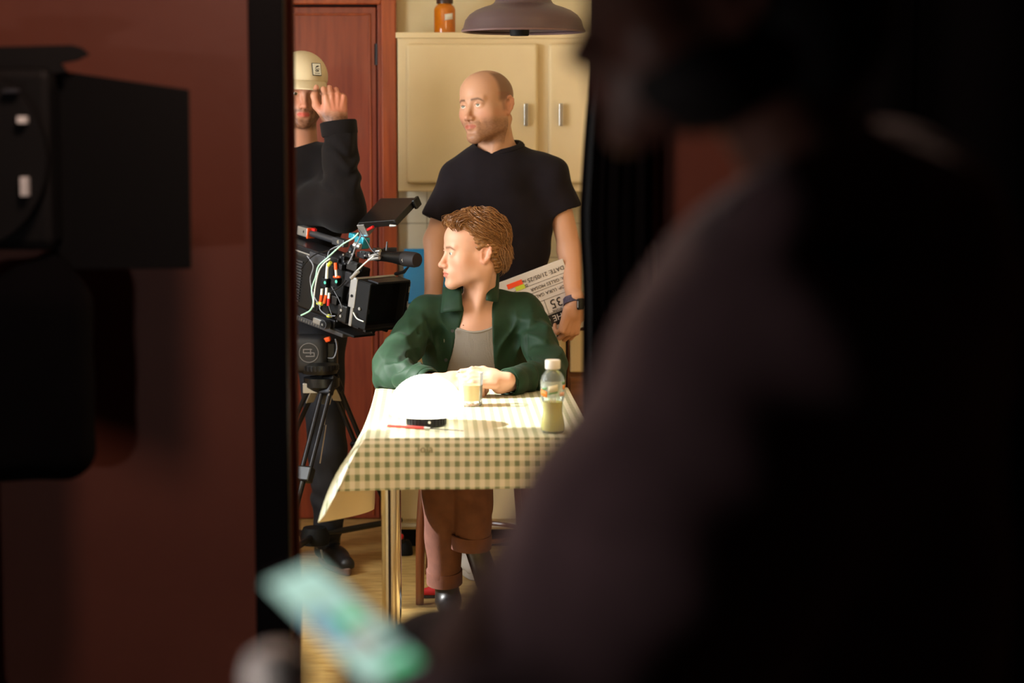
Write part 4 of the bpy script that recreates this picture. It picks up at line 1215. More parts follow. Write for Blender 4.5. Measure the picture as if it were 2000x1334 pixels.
def hand(f, M, curls, thumb, spread=.06, k=.008, scale=1.0):
    """wrist at origin, fingers along +x, back of the hand +z, thumb side +y"""
    s = scale
    f.rbox((.046 * s, 0, 0), (.048 * s, .040 * s, .0135 * s), .013 * s, .01, M=M)
    f.ell((.03 * s, .026 * s, -.008 * s), (.032 * s, .018 * s, .017 * s), .012, M=M)
    f.cone((-.03 * s, 0, 0), (.02 * s, 0, 0), .026 * s, .024 * s, .02, M=M)
    Ls = (.074, .082, .076, .060); ys = (.030, .0105, -.010, -.029); rr = (.0092, .0094, .0088, .0078)
    for i in range(4):
        a0 = spread * (1.2 - i * .8); p = Vector((.090 * s - (.006 * s if i in (0, 3) else 0) - (.006 * s if i == 3 else 0), ys[i] * s, 0))
        ang = 0.0; pts = [p.copy() - Vector((.012 * s, 0, 0)), p.copy()]; rs = [rr[i] * 1.15 * s, rr[i] * 1.1 * s]
        for j, fr in enumerate((.46, .30, .24)):
            ang += math.radians(curls[i][j])
            d = Vector((math.cos(ang) * math.cos(a0), math.sin(a0) * math.cos(ang), -math.sin(ang)))
            p = p + d * (Ls[i] * fr * s); pts.append(p.copy()); rs.append(rr[i] * (1.0, .93, .8)[j] * s)
        for q in range(len(pts) - 1): f.cone(tuple(pts[q]), tuple(pts[q + 1]), rs[q], rs[q + 1], .0025 if q else .006, M=M)
        f.ell(tuple(pts[1] + Vector((0, 0, .003 * s))), (.011 * s, .009 * s, .009 * s), .006, M=M)
    for i in range(4):
        f.cone((.022 * s, ys[i] * .45 * s, .0105 * s), (.086 * s, ys[i] * s, .0115 * s), .0032 * s, .0052 * s, .006, M=M)
        if i < 3: f.cone((.070 * s, (ys[i] + ys[i + 1]) / 2 * s, .020 * s), (.098 * s, (ys[i] + ys[i + 1]) / 2 * s, .016 * s), .003 * s, .005 * s, .006, '-', M=M)
    tp_ = [tuple(Vector(q) * s) for q in thumb]
    f.chain(tp_, [.0145 * s, .0118 * s, .0105 * s, .0085 * s][:len(tp_)], .008, M=M)


def spine(f, pts, rs, k=.04, M=None):
    """stack of ellipsoids: (centre, (rx, ry, rz))"""
    for c, r in zip(pts, rs): f.ell(tuple(c), r, k, M=M)


def bbox(pts, m):
    a = np.array([tuple(p) for p in pts]); return tuple(a.min(0) - m), tuple(a.max(0) + m)


def folds(amp, fx_=(38, 22, 30), seed=0.0):
    """shallow cloth folds added to a garment's surface"""
    def fn(x, y, z):
        a = np.sin(fx_[0] * x + 3.1 * np.sin(9 * z + seed) + seed) * np.sin(fx_[2] * z + 2.3 * np.sin(11 * x + 5 * y + seed * 2) + 1.7 * seed)
        b = np.sin(fx_[1] * (x + z) + 2 * np.sin(13 * y + 7 * z + seed))
        return amp * (.65 * a + .5 * b)
    return fn


m_skin = mat('skin', (224, 172, 140), .48, attr='Col', sss=.0, spec=.4)

# ================================================================== seated person in the green overshirt
SH = Matrix.Translation(at(925, 491, 6.50)) @ rot(-72, 2, 0) @ Matrix.Scale(.985, 4)
nb = at(934, 606, 6.555)                       # pit of the neck region
ps = thing('person', 'seated person in green overshirt and grey tank top, hands clasped, looking left', 'person', (-.125, 6.66, .468))
bod = Field()
head_prims(bod, SH, nose=1.0, jaw=.98, lips=1.05, brow=.8, chin=.001, slim=.97)
hb_ = SH @ Vector((0, .026, -.055))
bod.cone(tuple(hb_), tuple(nb), .050, .051, .03)
mast = SH @ Vector((.056, .030, -.05)); stn = at(926, 636, 6.502)
bod.cone(tuple(mast), tuple(stn), .011, .007, .035)
bod.ell(tuple(at(930, 632, 6.568)), (.125, .070, .06), .04)
bod.cone(tuple(SH @ Vector((-.050, .012, -.06))), tuple(at(918, 634, 6.505)), .011, .007, .035)
chestc = at(930, 668, 6.575)
bod.ell(tuple(chestc), (.150, .092, .150), .04)
bod.cone(tuple(at(848, 618, 6.57)), tuple(at(1008, 612, 6.58)), .045, .045, .05)
bod.cone(tuple(nb), tuple(at(870, 610, 6.57)), .042, .035, .03); bod.cone(tuple(nb), tuple(at(992, 602, 6.58)), .042, .035, .03)
for a, b in ((at(920, 642, 6.51), at(868, 622, 6.555)), (at(934, 640, 6.51), at(990, 616, 6.565))):
    bod.cone(tuple(a), tuple(b), .008, .008, .03)
# forearms and hands
wR = at(862, 752, 6.06); wR.z = CZ + .034
wL = at(976, 756, 6.06); wL.z = CZ + .034
eR, eL = at(748, 738, 6.30), at(1086, 742, 6.30)
bod.cone(tuple(eR + Vector((.03, 0, .02))), tuple(wR), .03, .027, .02); bod.cone(tuple(eL + Vector((-.03, 0, .02))), tuple(wL), .03, .027, .02)
dR = (at(925, 742, 6.00) - wR); dR.z = .010
HRm = frame(wR + dR.normalized() * .01, dR, Vector((0.22, .9, .42)).cross(dR) * -1 if False else Vector((.1, .35, .95)))
# right hand: fingers along dR, back of hand up and slightly toward the viewer, thumb toward the body
def hand_frame(w, d, back, mirror):
    d = Vector(d).normalized(); z = Vector(back); z = (z - d * z.dot(d)).normalized(); y = z.cross(d)
    M_ = Matrix.Identity(4)
    for i in range(3): M_[i][0], M_[i][1], M_[i][2], M_[i][3] = d[i], y[i] * mirror, z[i], w[i]
    return M_
thR = [(.02, .028, -.006), (.045, .045, -.008), (.07, .046, -.012), (.092, .036, -.018)]
bod_hands = bod
HR = hand_frame(wR + Vector((.012, 0, .012)), (.93, -.22, .02), (-.15, -.55, .80), 1)
hand(bod_hands, HR, [(28, 50, 30), (34, 52, 32), (40, 55, 32), (46, 58, 34)], thR, spread=.05, scale=.98)
HL = hand_frame(wL + Vector((-.004, -.012, .020)), (-.95, -.16, .10), (.08, -.62, .78), -1)
hand(bod_hands, HL, [(22, 34, 22), (26, 38, 24), (30, 42, 26), (34, 46, 28)], thR, spread=.10, scale=.96)
scol = skin_colors(SH, (206, 156, 130), (176, 88, 74), browc=(96, 62, 38), redness=.10)
hc = SH @ Vector((0, 0, 0))
field_obj('body', bod, [((eR.x - .0, 5.86, CZ - .02), (eL.x + .0, hc.y + .26, hc.z + .135), .0026)], m_skin, ps, scol)
eyes(SH, (.10, -1, .02), ps, iris=(92, 110, 104))
# chest moles
for (x, y) in ((906, 614), (905, 635), (935, 631)):
    q = at(x, y, 6.487 if y > 620 else 6.50); MB().ell(tuple(q), (.0026, .006, .0026), 8, 6).build('mole', mat('mole', (120, 60, 40), .6), ps)

# tank top
tk = Field()
tk.ell(tuple(chestc), (.156, .098, .156), .04)
tk.ell(tuple(at(930, 632, 6.568)), (.131, .076, .066), .04)
tk.ell(tuple(at(930, 760, 6.6)), (.150, .105, .20), .05)
tk.ell(tuple(at(930, 860, 6.62)), (.150, .11, .12), .05)
tk.ell(tuple(at(926, 578, 6.46)), (.125, .13, .120), .004, '-')
def rib(x, y, z): return .0006 * np.sin(x * 1250)
tk.custom(rib, (-.4, 6.3, .4), (.2, 6.55, 1.15))
tl, th = bbox([at(850, 600, 6.6), at(1010, 860, 6.6)], .04)
field_obj('tank_top', tk, [((tl[0], 6.42, tl[2]), (th[0], 6.75, at(0, 596, 6.55).z), .0026)], mat('grey_ribbed_jersey', (132, 126, 118), .85, bump=.1, bscale=400), ps)
tn = []
for i in range(17):
    t = math.pi * (1.0 + i / 16); p0 = at(926, 578, 6.46)
    tn.append((p0.x + .126 * math.cos(t), 0, p0.z + .121 * math.sin(t)))
def chest_y(x, z):     # front surface of the tank top
    c = chestc; q = 1 - ((x - c.x) / .156) ** 2 - ((z - c.z) / .156) ** 2
    c2_ = at(930, 632, 6.568); q2 = 1 - ((x - c2_.x) / .131) ** 2 - ((z - c2_.z) / .066) ** 2
    return min(c.y - .098 * math.sqrt(max(q, .05)), c2_.y - .076 * math.sqrt(max(q2, .02))) - .003
MB().tube([(x, chest_y(x, z), z) for x, _, z in tn[4:-4]], .0042, 8).build('neck_binding', mat('grey_binding', (140, 134, 124), .85), ps)

# green overshirt
m_green = mat('dark_green_twill', (22, 50, 30), .6, rgb2=(19, 44, 26), nscale=40, spec=.25, sheen=.04, bump=.06, bscale=500)
gs = Field()
sR, sL = at(828, 616, 6.56), at(1030, 610, 6.58)
gs.ell(tuple(at(928, 676, 6.60)), (.185, .125, .17), .05)
gs.ell(tuple(at(928, 790, 6.62)), (.180, .130, .22), .06)
gs.ell(tuple(at(928, 880, 6.64)), (.180, .130, .12), .06)
gs.ell(tuple(at(930, 632, 6.575)), (.165, .088, .078), .04)
gs.cone(tuple(sR + Vector((.03, 0, .005))), tuple(sL + Vector((-.03, 0, .005))), .050, .050, .05)
gs.cone(tuple(nb + Vector((-.02, .03, .012))), tuple(sR + Vector((.02, .0, .01))), .052, .046, .04)
gs.cone(tuple(nb + Vector((.03, .03, .016))), tuple(sL + Vector((-.02, .0, .01))), .052, .048, .04)
ueR, ueL = at(768, 714, 6.37), at(1072, 714, 6.38)
gs.cone(tuple(sR), tuple(ueR), .057, .064, .035, wob=.005, freq=2.2, ph=.6)
gs.cone(tuple(sL), tuple(ueL), .055, .057, .035, wob=.006, freq=2.6, ph=1.8)
foR, foL = at(766, 732, 6.31), at(1070, 734, 6.31)
cuR, cuL = wR.lerp(eR, .26), wL.lerp(eL, .16)
gs.cone(tuple(ueR), tuple(foR), .062, .058, .03); gs.cone(tuple(ueL), tuple(foL), .056, .052, .03)
gs.cone(tuple(foR), tuple(cuR + Vector((0, 0, .008))), .060, .044, .03, wob=.007, freq=2.4, ph=.2)
gs.cone(tuple(foL), tuple(cuL + Vector((0, 0, .006))), .054, .041, .03, wob=.006, freq=2.2, ph=2.4)
# creases: sharp folds gathered at the elbows, long folds down the front
def creases(c, dirv, R_, amp, wl, ph):
    c = tuple(c); dv_ = Vector(dirv).normalized()
    def fn(x, y, z):
        r2 = ((x - c[0]) ** 2 + (y - c[1]) ** 2 + (z - c[2]) ** 2) / (R_ * R_)
        t_ = ((x - c[0]) * dv_.x + (y - c[1]) * dv_.y + (z - c[2]) * dv_.z) / wl * 6.283
        w_ = t_ + ph + 1.3 * np.sin(26 * (x + .6 * z) + ph) + .8 * np.sin(41 * (z - .5 * x) + 2 * ph)
        return amp * (np.abs(np.sin(w_ * .5)) ** .7 - .62) * np.exp(-2.2 * r2)
    return fn
for c_, d_, R_, am, wl, ph in ((ueR + Vector((.03, -.03, .0)), (.2, -.35, 1), .10, .021, .040, .4), (foR + Vector((.06, -.02, .02)), (1, -.4, .5), .09, .018, .042, 1.4),
                               (ueL + Vector((-.02, -.03, .0)), (-.25, -.3, 1), .10, .022, .042, 2.2), (foL + Vector((-.05, -.02, .02)), (-1, -.4, .45), .08, .016, .042, .2),
                               (sR.lerp(ueR, .45), (-.4, -.1, 1), .09, .012, .06, 3.0), (sL.lerp(ueL, .45), (.35, -.1, 1), .09, .012, .055, 1.0)):
    gs.custom(creases(c_, d_, R_, am, wl, ph), tuple(c_ - Vector((.2, .2, .2))), tuple(c_ + Vector((.2, .2, .2))))
gs.custom(creases(at(850, 660, 6.5), (1, 0, .35), .11, .011, .05, .9), tuple(at(850, 660, 6.5) - Vector((.2, .2, .2))), tuple(at(850, 660, 6.5) + Vector((.2, .2, .2))))
gs.custom(creases(at(1000, 660, 6.5), (1, 0, -.25), .11, .011, .05, 2.1), tuple(at(1000, 660, 6.5) - Vector((.2, .2, .2))), tuple(at(1000, 660, 6.5) + Vector((.2, .2, .2))))
gs.custom(folds(.0045, (34, 20, 22), .7), (-.6, 6.2, .6), (.4, 6.9, 1.25))
# shoulder seams
for P0, P1, sg in ((at(838, 585, 6.5), at(806, 690, 6.45), -1), (at(1024, 580, 6.5), at(1030, 690, 6.45), 1)):
    gs.cone(tuple(P0 + Vector((0, -.045, 0))), tuple(P1 + Vector((0, -.03, 0))), .004, .003, .008, '-')
# flat under the forearms, the open front, the neck hole
def table_cut(x, y, z): return (CZ + .001) - z + 0 * x + 0 * y
def above_table(x, y, z): return np.where(y < 6.27, (CZ + .0015) - z, -1.0) + 0 * x
gs.custom(above_table, (-.6, 5.9, .55), (.4, 6.27, 1.0), .004, '&')
QUAD = [(925, 545), (958, 545), (966, 790), (854, 790)]
def opening(x, y, z):
    d = np.full(np.broadcast(x, y, z).shape, -9.0, np.float32)
    pts = [at(px, py, 6.48) for px, py in QUAD]
    for i in range(4):
        a, b = pts[i], pts[(i + 1) % 4]
        ex, ez = b.x - a.x, b.z - a.z; L = math.hypot(ex, ez); nx, nz = -ez / L, ex / L
        cxm = sum(p.x for p in pts) / 4; czm = sum(p.z for p in pts) / 4
        if nx * (cxm - a.x) + nz * (czm - a.z) > 0: nx, nz = -nx, -nz
        d = np.maximum(d, nx * (x - a.x) + nz * (z - a.z) + 0 * y)
    return np.maximum(d, y - 6.60)
gs.custom(opening, (-.4, 6.3, .5), (.15, 6.60, 1.2), .004, '-')
gs.cone(tuple(nb + Vector((0, .016, .004))), tuple(nb + Vector((-.01, -.01, .12))), .052, .064, .012, '-')
# hollow cuffs
gs.cone(tuple(cuR.lerp(foR, .1) + Vector((0, 0, .004))), tuple(wR.lerp(cuR, .3)), .036, .040, .004, '-'); gs.cone(tuple(cuL.lerp(foL, .1) + Vector((0, 0, .004))), tuple(wL.lerp(cuL, .3)), .034, .038, .004, '-')
gl_, gh_ = bbox([at(720, 560, 6.5), at(1115, 770, 6.5), at(800, 880, 6.7), Vector((0, 6.0, .76))], .03)
field_obj('overshirt', gs, [((gl_[0], 5.98, .50), (gh_[0], 6.80, gh_[2] + .03), .0038)], m_green, ps, relax=1)
# collar: stand and folded flaps
def collar(a0, a1, tip):
    N_c = 18; vs = []; cN = nb + Vector((.0, .014, .024)); lean = Vector((-.06, -.10, 1)).normalized()
    for i in range(N_c + 1):
        f_ = i / N_c; a = math.radians(a0 + (a1 - a0) * f_)
        rd = Vector((math.sin(a), math.cos(a), 0))       # 0 = back, 180 = front
        w = max(0, (abs(a0 + (a1 - a0) * f_) - 75) / 75.0)
        base = cN + rd * .066 - Vector((0, 0, .022 + .016 * w)); top = cN + rd * .062 + lean * (.026 - .016 * w)
        out = cN + rd * (.072 + .01 * w) + lean * (.022 - .016 * w); end = cN + rd * (.098 + tip * w ** 1.4) + Vector((0, 0, -.030 - .045 * w ** 1.2))
        vs += [base, top, out, end]
    return MB().raw(vs, [(4 * i + k, 4 * i + 4 + k, 4 * i + 5 + k, 4 * i + 1 + k) for i in range(N_c) for k in range(3)])
collar(-118, 118, .0).build('collar_band', m_green, ps, solid=.004, subsurf=1)
def flap(c, name='collar'):
    b = MB(); n_ = 6
    for i in range(n_ + 1):
        for k in range(n_ + 1):
            u_, v_ = i / n_, k / n_
            p = (c[0] * (1 - u_) + c[1] * u_) * (1 - v_) + (c[3] * (1 - u_) + c[2] * u_) * v_
            b.v.append(p + Vector((0, -.010 * math.sin(math.pi * u_) * math.sin(math.pi * v_ * .8), 0)))
    b.f = [(i * (n_ + 1) + k, (i + 1) * (n_ + 1) + k, (i + 1) * (n_ + 1) + k + 1, i * (n_ + 1) + k + 1) for i in range(n_) for k in range(n_)]
    return b.build(name, m_green, ps, solid=.004)
flap([at(866, 561, 6.54), at(901, 563, 6.49), at(904, 606, 6.455), at(861, 611, 6.475)])
flap([at(953, 545, 6.51), at(975, 532, 6.60), at(973, 590, 6.475), at(949, 586, 6.462)])
for w_, c_, f_, r_ in ((wR, cuR, foR, .0445), (wL, cuL, foL, .0415)):
    dv = (w_ - f_).normalized(); LMc = frame(c_ + Vector((0, 0, .006)), dv.orthogonal(), dv.cross(dv.orthogonal()))
    MB().lathe([(r_ + .0035, -.045), (r_ + .005, -.04), (r_ + .004, .006), (r_ + .0005, .01), (r_ - .003, .008), (r_ - .004, -.03)], (0, 0, 0), 32, LMc).build('cuff', m_green, ps)
m_btn = mat('dark_button', (30, 30, 28), .3)
for (x, y) in ((893, 646), (880, 703)):
    q = at(x - 9, y, 6.474); MB().cyl(q, q + Vector((0, -.006, 0)), .0055, n=14).build('button', m_btn, ps)
# trousers and boots
m_brown = mat('brown_wool_trousers', (88, 52, 41), .8, rgb2=(80, 46, 36), nscale=30, bump=.05, bscale=300)
tr = Field()
hipR, hipL = Vector((-.21, 6.62, .54)), Vector((-.05, 6.62, .54))
kR, kL = at(862, 905, 6.26), at(925, 895, 6.24)
kR.z, kL.z = .55, .56
aR, aL = at(868, 1128, 6.34), at(920, 1058, 6.28)
for a, k_, r, rr_ in ((aL, kL, .062, .060), (aR, kR, .054, .052)):
    tr.cone(tuple(k_), tuple(a), .070, r, .01, wob=.003, freq=1.4, ph=r * 40)
    dv = (a - k_).normalized(); tr.endcut(a + dv * .012, dv, .12); tr.cone(tuple(a - dv * .02), tuple(a + dv * .05), r - .012, r - .008, .003, '-')
tr.ell((-.13, 6.68, .55), (.17, .14, .10), .04)
tr.cone(tuple(hipR), tuple(kR), .085, .074, .03); tr.cone(tuple(hipL), tuple(kL), .085, .074, .03)
tr.custom(folds(.004, (40, 22, 18), 1.9), (-.5, 6.0, .0), (.2, 6.9, .8))
field_obj('trousers', tr, [((-.36, 6.1, .05), (.12, 6.85, .68), .0065)], m_brown, ps)
for a, k_, r in ((aR, kR, .0525), (aL, kL, .0605)):
    dv = (a - k_).normalized(); LMc = frame(a, dv.orthogonal(), dv.cross(dv.orthogonal()))
    MB().lathe([(r + .002, -.03), (r + .006, -.028), (r + .006, .018), (r, .02), (r - .004, .018), (r - .004, -.02)], (0, 0, 0), 32, LMc).build('trouser_cuff', m_brown, ps)
m_boot = mat('black_leather', (10, 9, 10), .4)
for a, ft in ((aR, Vector((aR.x + .012, 6.30, .03))), (aL, Vector((at(962, 1200, 6.3).x, 6.32, .03)))):
    bt_ = Field(); bt_.cone(tuple(a + Vector((0, 0, .03))), tuple(ft + Vector((0, .03, .03))), .038, .040, .02)
    bt_.cone(tuple(ft + Vector((0, .05, .008))), tuple(ft + Vector((.015, -.13, -.002))), .036, .030, .03)
    bt_.custom(lambda x, y, z: -z + .001 + 0 * x + 0 * y, (-1, 5.9, -.05), (1, 6.6, .02), .004, '&')
    lo_, hi_ = bbox([a, ft + Vector((.02, -.16, 0)), ft], .07)
    field_obj('boot', bt_, [((lo_[0], lo_[1], -.02), hi_, .006)], m_boot, ps)

# hair: a shaped cap of hair and many swept locks
hair_f = Field()
hair_f.ell((0, .019, .054), (.083, .100, .088), .02, M=SH)
hair_f.ell((0, .060, -.005), (.066, .060, .075), .03, M=SH)
hair_f.ell((0, -.046, .098), (.054, .042, .024), .02, M=SH)
for e in (1, -1): hair_f.ell((e * .066, .028, .022), (.016, .034, .035), .02, M=SH)
def hairwave(x, y, z): return .0016 * np.sin(260 * z + 90 * y + 3 * np.sin(60 * y + 40 * x)) + .0022 * np.sin(420 * z - 60 * y + 120 * x)
hair_f.custom(hairwave, (-.12, -.12, -.12), (.12, .16, .16), M=SH)
hair_f.ell((0, -.105, -.005), (.085, .085, .082), .015, '-', M=SH)
for e in (1, -1):
    hair_f.ell((e * .088, -.064, .0), (.05, .046, .072), .012, '-', M=SH); hair_f.ell((e * .085, -.006, -.052), (.04, .032, .056), .01, '-', M=SH); hair_f.ell((e * .090, .014, -.014), (.022, .022, .034), .008, '-', M=SH)
m_hair = mat('light_brown_hair', (156, 108, 60), .4, rgb2=(98, 60, 30), nscale=150, stretch=(1, 1, 2.2), spec=.6, mixlo=.3, mixhi=.7)
hr = field_obj('hair', hair_f, [((hc.x - .15, hc.y - .15, hc.z - .11), (hc.x + .15, hc.y + .15, hc.z + .16), .0028)], m_hair, ps)
rh = random.Random(11); locks = MB()
def scalp_pt(th, ph, lift):       # th: 0 front .. 180 back around, ph: elevation
    x = .080 * math.sin(th) * math.cos(ph); y = .018 - .098 * math.cos(th) * math.cos(ph); z = .047 + .089 * math.sin(ph)
    v = Vector((x, y, z)); n_ = (v - Vector((0, .018, .03))).normalized()
    return v + n_ * lift
for i in range(640):
    th0 = rh.uniform(-2.9, 2.9); ph0 = rh.uniform(.25, 1.5)
    if abs(th0) < .95 and ph0 < .72: ph0 = rh.uniform(.72, 1.4)
    if .95 <= abs(th0) < 1.7 and ph0 < .38: ph0 += .35
    sgn = 1 if th0 > 0 else -1
    pts = []; L = rh.uniform(.7, 1.25); lift0 = rh.uniform(.003, .010); wv = rh.uniform(.002, .006); pw = rh.uniform(0, 6.28)
    for k in range(8):
        s_ = k / 7
        th = th0 + sgn * s_ * L * (1.15 if abs(th0) < 2 else .35); th = max(-3.0, min(3.0, th)); ph = ph0 - s_ * L * (.75 if abs(th0) < 1.6 else 1.15)
        ph = max(ph, float(np.interp(abs(th), [0, .8, 1.1, 1.4, 1.6, 1.9, 2.2], [.66, .55, .35, -.05, -.12, -.28, -.95])))
        pts.append(SH @ (scalp_pt(th, ph, lift0 + wv * math.sin(s_ * 9 + pw) + .004 * s_) + Vector((wv * math.sin(s_ * 8 + pw), 0, wv * math.cos(s_ * 7 + pw)))))
    r0 = rh.uniform(.0009, .0020)
    locks.tube(pts, [r0 * .7, r0, r0 * 1.1, r0, r0 * .6, r0 * .25], 5, smooth=2, flat=.6)
for i in range(330):      # side and nape hair lying back
    side = rh.random() < .7
    th0 = rh.uniform(1.15, 2.5) if side else rh.uniform(2.0, 3.0); ph0 = rh.uniform(.0, .5) if side else rh.uniform(-.5, .2)
    sgn = rh.choice((1, 1, -1)); L = rh.uniform(.5, .9); lift0 = rh.uniform(.006, .013); wv = rh.uniform(.001, .004); pw = rh.uniform(0, 6.28); pts = []
    for k in range(7):
        s_ = k / 6; th = min(3.0, th0 + s_ * L * (.9 if side else .3)); ph = ph0 - s_ * L * (.45 if side else .7)
        ph = max(ph, float(np.interp(th, [1.1, 1.4, 1.6, 1.9, 2.2], [.35, .02, -.05, -.2, -.98])))
        pts.append(SH @ (scalp_pt(sgn * th, ph, lift0 + wv * math.sin(s_ * 8 + pw) + .003 * s_) + Vector((0, 0, wv * math.cos(s_ * 7 + pw)))))
    r0 = rh.uniform(.0008, .0017)
    locks.tube(pts, [r0 * .6, r0, r0, r0 * .7, r0 * .25], 5, smooth=2, flat=.6)
for i in range(210):      # the front swept up and back
    b = Vector((rh.uniform(-.05, .062), rh.uniform(-.086, -.060), rh.uniform(.080, .098))); b.z -= .35 * max(0, abs(b.x) - .03)
    k1 = Vector((rh.uniform(-.008, .012), rh.uniform(-.012, .006), rh.uniform(.014, .03))); k2 = Vector((rh.uniform(-.012, .02), rh.uniform(.02, .05), rh.uniform(.022, .042)))
    r0 = rh.uniform(.0009, .0018)
    locks.tube([SH @ b, SH @ (b + k1), SH @ (b + k2), SH @ (b + k2 + Vector((rh.uniform(-.01, .012), rh.uniform(.015, .035), rh.uniform(-.008, .008))))], [r0 * .6, r0, r0, r0 * .3], 5, smooth=3, flat=.6)
for i in range(190):      # nape hair curling down
    az = rh.uniform(-.1, 1.9); el = rh.uniform(-.2, .75); L = rh.uniform(.5, .95); pw = rh.uniform(0, 6.28); wv = rh.uniform(.001, .0035); lf = rh.uniform(.001, .006); pts = []
    sg = rh.choice((1, 1, -1))
    for k in range(7):
        s_ = k / 6; e_ = max(el - s_ * L, -1.15); a_z = az + .35 * s_; rr = 1.02 + lf / .06 + .10 * s_ * s_
        pts.append(SH @ Vector((sg * .068 * rr * math.cos(a_z) * math.cos(e_) + wv * math.sin(9 * s_ + pw), .060 + .062 * rr * math.sin(a_z) * math.cos(e_) + wv * math.cos(8 * s_ + pw), -.005 + .077 * rr * math.sin(e_))))
    r0 = rh.uniform(.0008, .0018)
    locks.tube(pts, [r0 * .5, r0, r0, r0 * .8, r0 * .25], 5, smooth=2, flat=.6)
for i in range(150):      # hair over the temple, swept back above the ear
    y = rh.uniform(-.030, .035); z = rh.uniform(.045, .10) if y < -.005 else rh.uniform(.022, .09); z = max(z, .03 - 1.1 * (y + .0)); pw = rh.uniform(0, 6.28); pts = []
    for k in range(6):
        s_ = k / 5; yy = y + .055 * s_; zz = z - .016 * s_ + .002 * math.sin(8 * s_ + pw)
        if -.004 < yy < .034: zz = max(zz, .024)
        q_ = max(.02, 1 - ((yy - .019) / .1) ** 2 - ((zz - .054) / .088) ** 2)
        pts.append(SH @ Vector((.083 * math.sqrt(q_) + .0035 + .002 * math.sin(6 * s_ + pw), yy, zz)))
    r0 = rh.uniform(.0008, .0016)
    locks.tube(pts, [r0 * .4, r0, r0, r0 * .3], 5, smooth=2, flat=.6)
lk = locks.build('hair_locks', m_hair, hr); lk['kind'] = 'stuff'

# ================================================================== standing man in the dark T-shirt
MH = Matrix.Translation(at(951, 207, 6.93)) @ rot(-37, -4, -7) @ Matrix.Scale(1.035, 4)
pm = thing('person', 'standing bald man with short beard in dark T-shirt holding the slate', 'person', (-.03, 6.95, 0))
mb_ = Field()
head_prims(mb_, MH, nose=.95, jaw=1.08, lips=.95, brow=1.0, chin=.004, slim=1.02)
mnb = at(972, 300, 6.965)
mb_.cone(tuple(MH @ Vector((0, .026, -.055))), tuple(mnb), .059, .064, .03)
mb_.cone(tuple(MH @ Vector((.058, .03, -.05))), tuple(at(958, 312, 6.90)), .014, .012, .025)
mb_.cone(tuple(mnb + Vector((0, .01, -.02))), tuple(at(898, 348, 6.965)), .044, .03, .05); mb_.cone(tuple(mnb + Vector((0, .01, -.015))), tuple(at(1062, 340, 6.965)), .044, .03, .05)
mb_.ell(tuple(at(972, 400, 6.97)), (.16, .09, .18), .05)
# arms
sRm, sLm = at(886, 348, 6.96), at(1078, 342, 6.96)
eRm, wRm = at(851, 470, 6.93), at(845, 600, 6.84)
eLm, wLm = at(1112, 482, 6.97), at(1122, 592, 6.86)
mb_.cone(tuple(sRm), tuple(eRm), .041, .039, .02); mb_.cone(tuple(eRm), tuple(wRm), .041, .028, .02)
mb_.cone(tuple(sLm), tuple(eLm), .041, .041, .02); mb_.cone(tuple(eLm + Vector((.002, 0, -.02))), tuple(wLm), .045, .025, .02)
MHL = hand_frame(wLm + Vector((0, -.004, -.012)), (-.22, .10, -.95), (.55, -.80, -.05), 1)
hand(mb_, MHL, [(38, 62, 40), (42, 66, 42), (44, 68, 42), (46, 68, 42)], [(.015, .028, -.01), (.04, .050, -.016), (.062, .052, -.022), (.080, .042, -.026)], spread=.02, scale=1.06)
MHR = hand_frame(wRm + Vector((0, 0, -.01)), (.05, -.1, -.98), (-.9, -.3, 0), -1)
hand(mb_, MHR, [(18, 30, 20)] * 4, [(.02, .028, -.006), (.045, .045, -.01), (.07, .046, -.014)], spread=.02, scale=1.05)
mcol = skin_colors(MH, (198, 148, 118), (168, 86, 70), browc=(84, 56, 38), beard=(104, 66, 42), beardw=.6, scalp=(84, 60, 46), redness=.14, brow_w=.9)
h0_ = MH @ Vector((0, 0, 0))
field_obj('body', mb_, [((wRm.x - .07, 6.70, wRm.z - .2), (wLm.x + .07, 7.12, h0_.z + .14), .0026)], m_skin, pm, mcol)
eyes(MH, (.10, -1, .24), pm, iris=(112, 108, 84))
# T-shirt
m_tee = mat('navy_black_jersey', (23, 17, 22), .9, rgb2=(20, 14, 19), nscale=30, spec=.2, sheen=.05, bump=.05, bscale=400)
ts = Field()
hR, hL = at(856, 428, 6.94), at(1104, 412, 6.965)
ts.cone(tuple(sRm + Vector((.004, 0, -.004))), tuple(hR), .058, .059, .03); ts.cone(tuple(sLm + Vector((-.006, 0, -.004))), tuple(hL), .060, .060, .03)
for hh, ss_ in ((hR, sRm), (hL, sLm)):
    dv = (hh - ss_).normalized(); ts.endcut(hh, dv, .09); ts.cone(tuple(hh - dv * .03), tuple(hh + dv * .03), .042, .044, .002, '-')
ts.ell(tuple(at(975, 385, 6.985)), (.185, .115, .155), .06)
ts.ell(tuple(at(978, 470, 6.985)), (.175, .110, .20), .06)
ts.ell(tuple(at(980, 590, 6.985)), (.172, .112, .17), .06)
ts.cone(tuple(at(902, 354, 6.97)), tuple(at(1064, 348, 6.97)), .053, .053, .05)
ts.cone(tuple(mnb + Vector((-.01, .01, -.014))), tuple(at(896, 346, 6.97)), .066, .046, .05); ts.cone(tuple(mnb + Vector((.01, .01, -.008))), tuple(at(1068, 338, 6.97)), .068, .047, .05)
ts.ell(tuple(at(970, 330, 6.952)), (.115, .084, .080), .05)
ts.custom(folds(.0065, (26, 17, 15), 2.3), (-.5, 6.7, .6), (.5, 7.2, 1.5))
for (x0, y0, x1, y1) in ((900, 360, 880, 430), (1070, 350, 1076, 440), (905, 345, 940, 420), (1000, 540, 1050, 420), (960, 530, 1010, 470)):
    ts.cone(tuple(at(x0, y0, 6.855)), tuple(at(x1, y1, 6.865)), .010, .006, .03, '-')
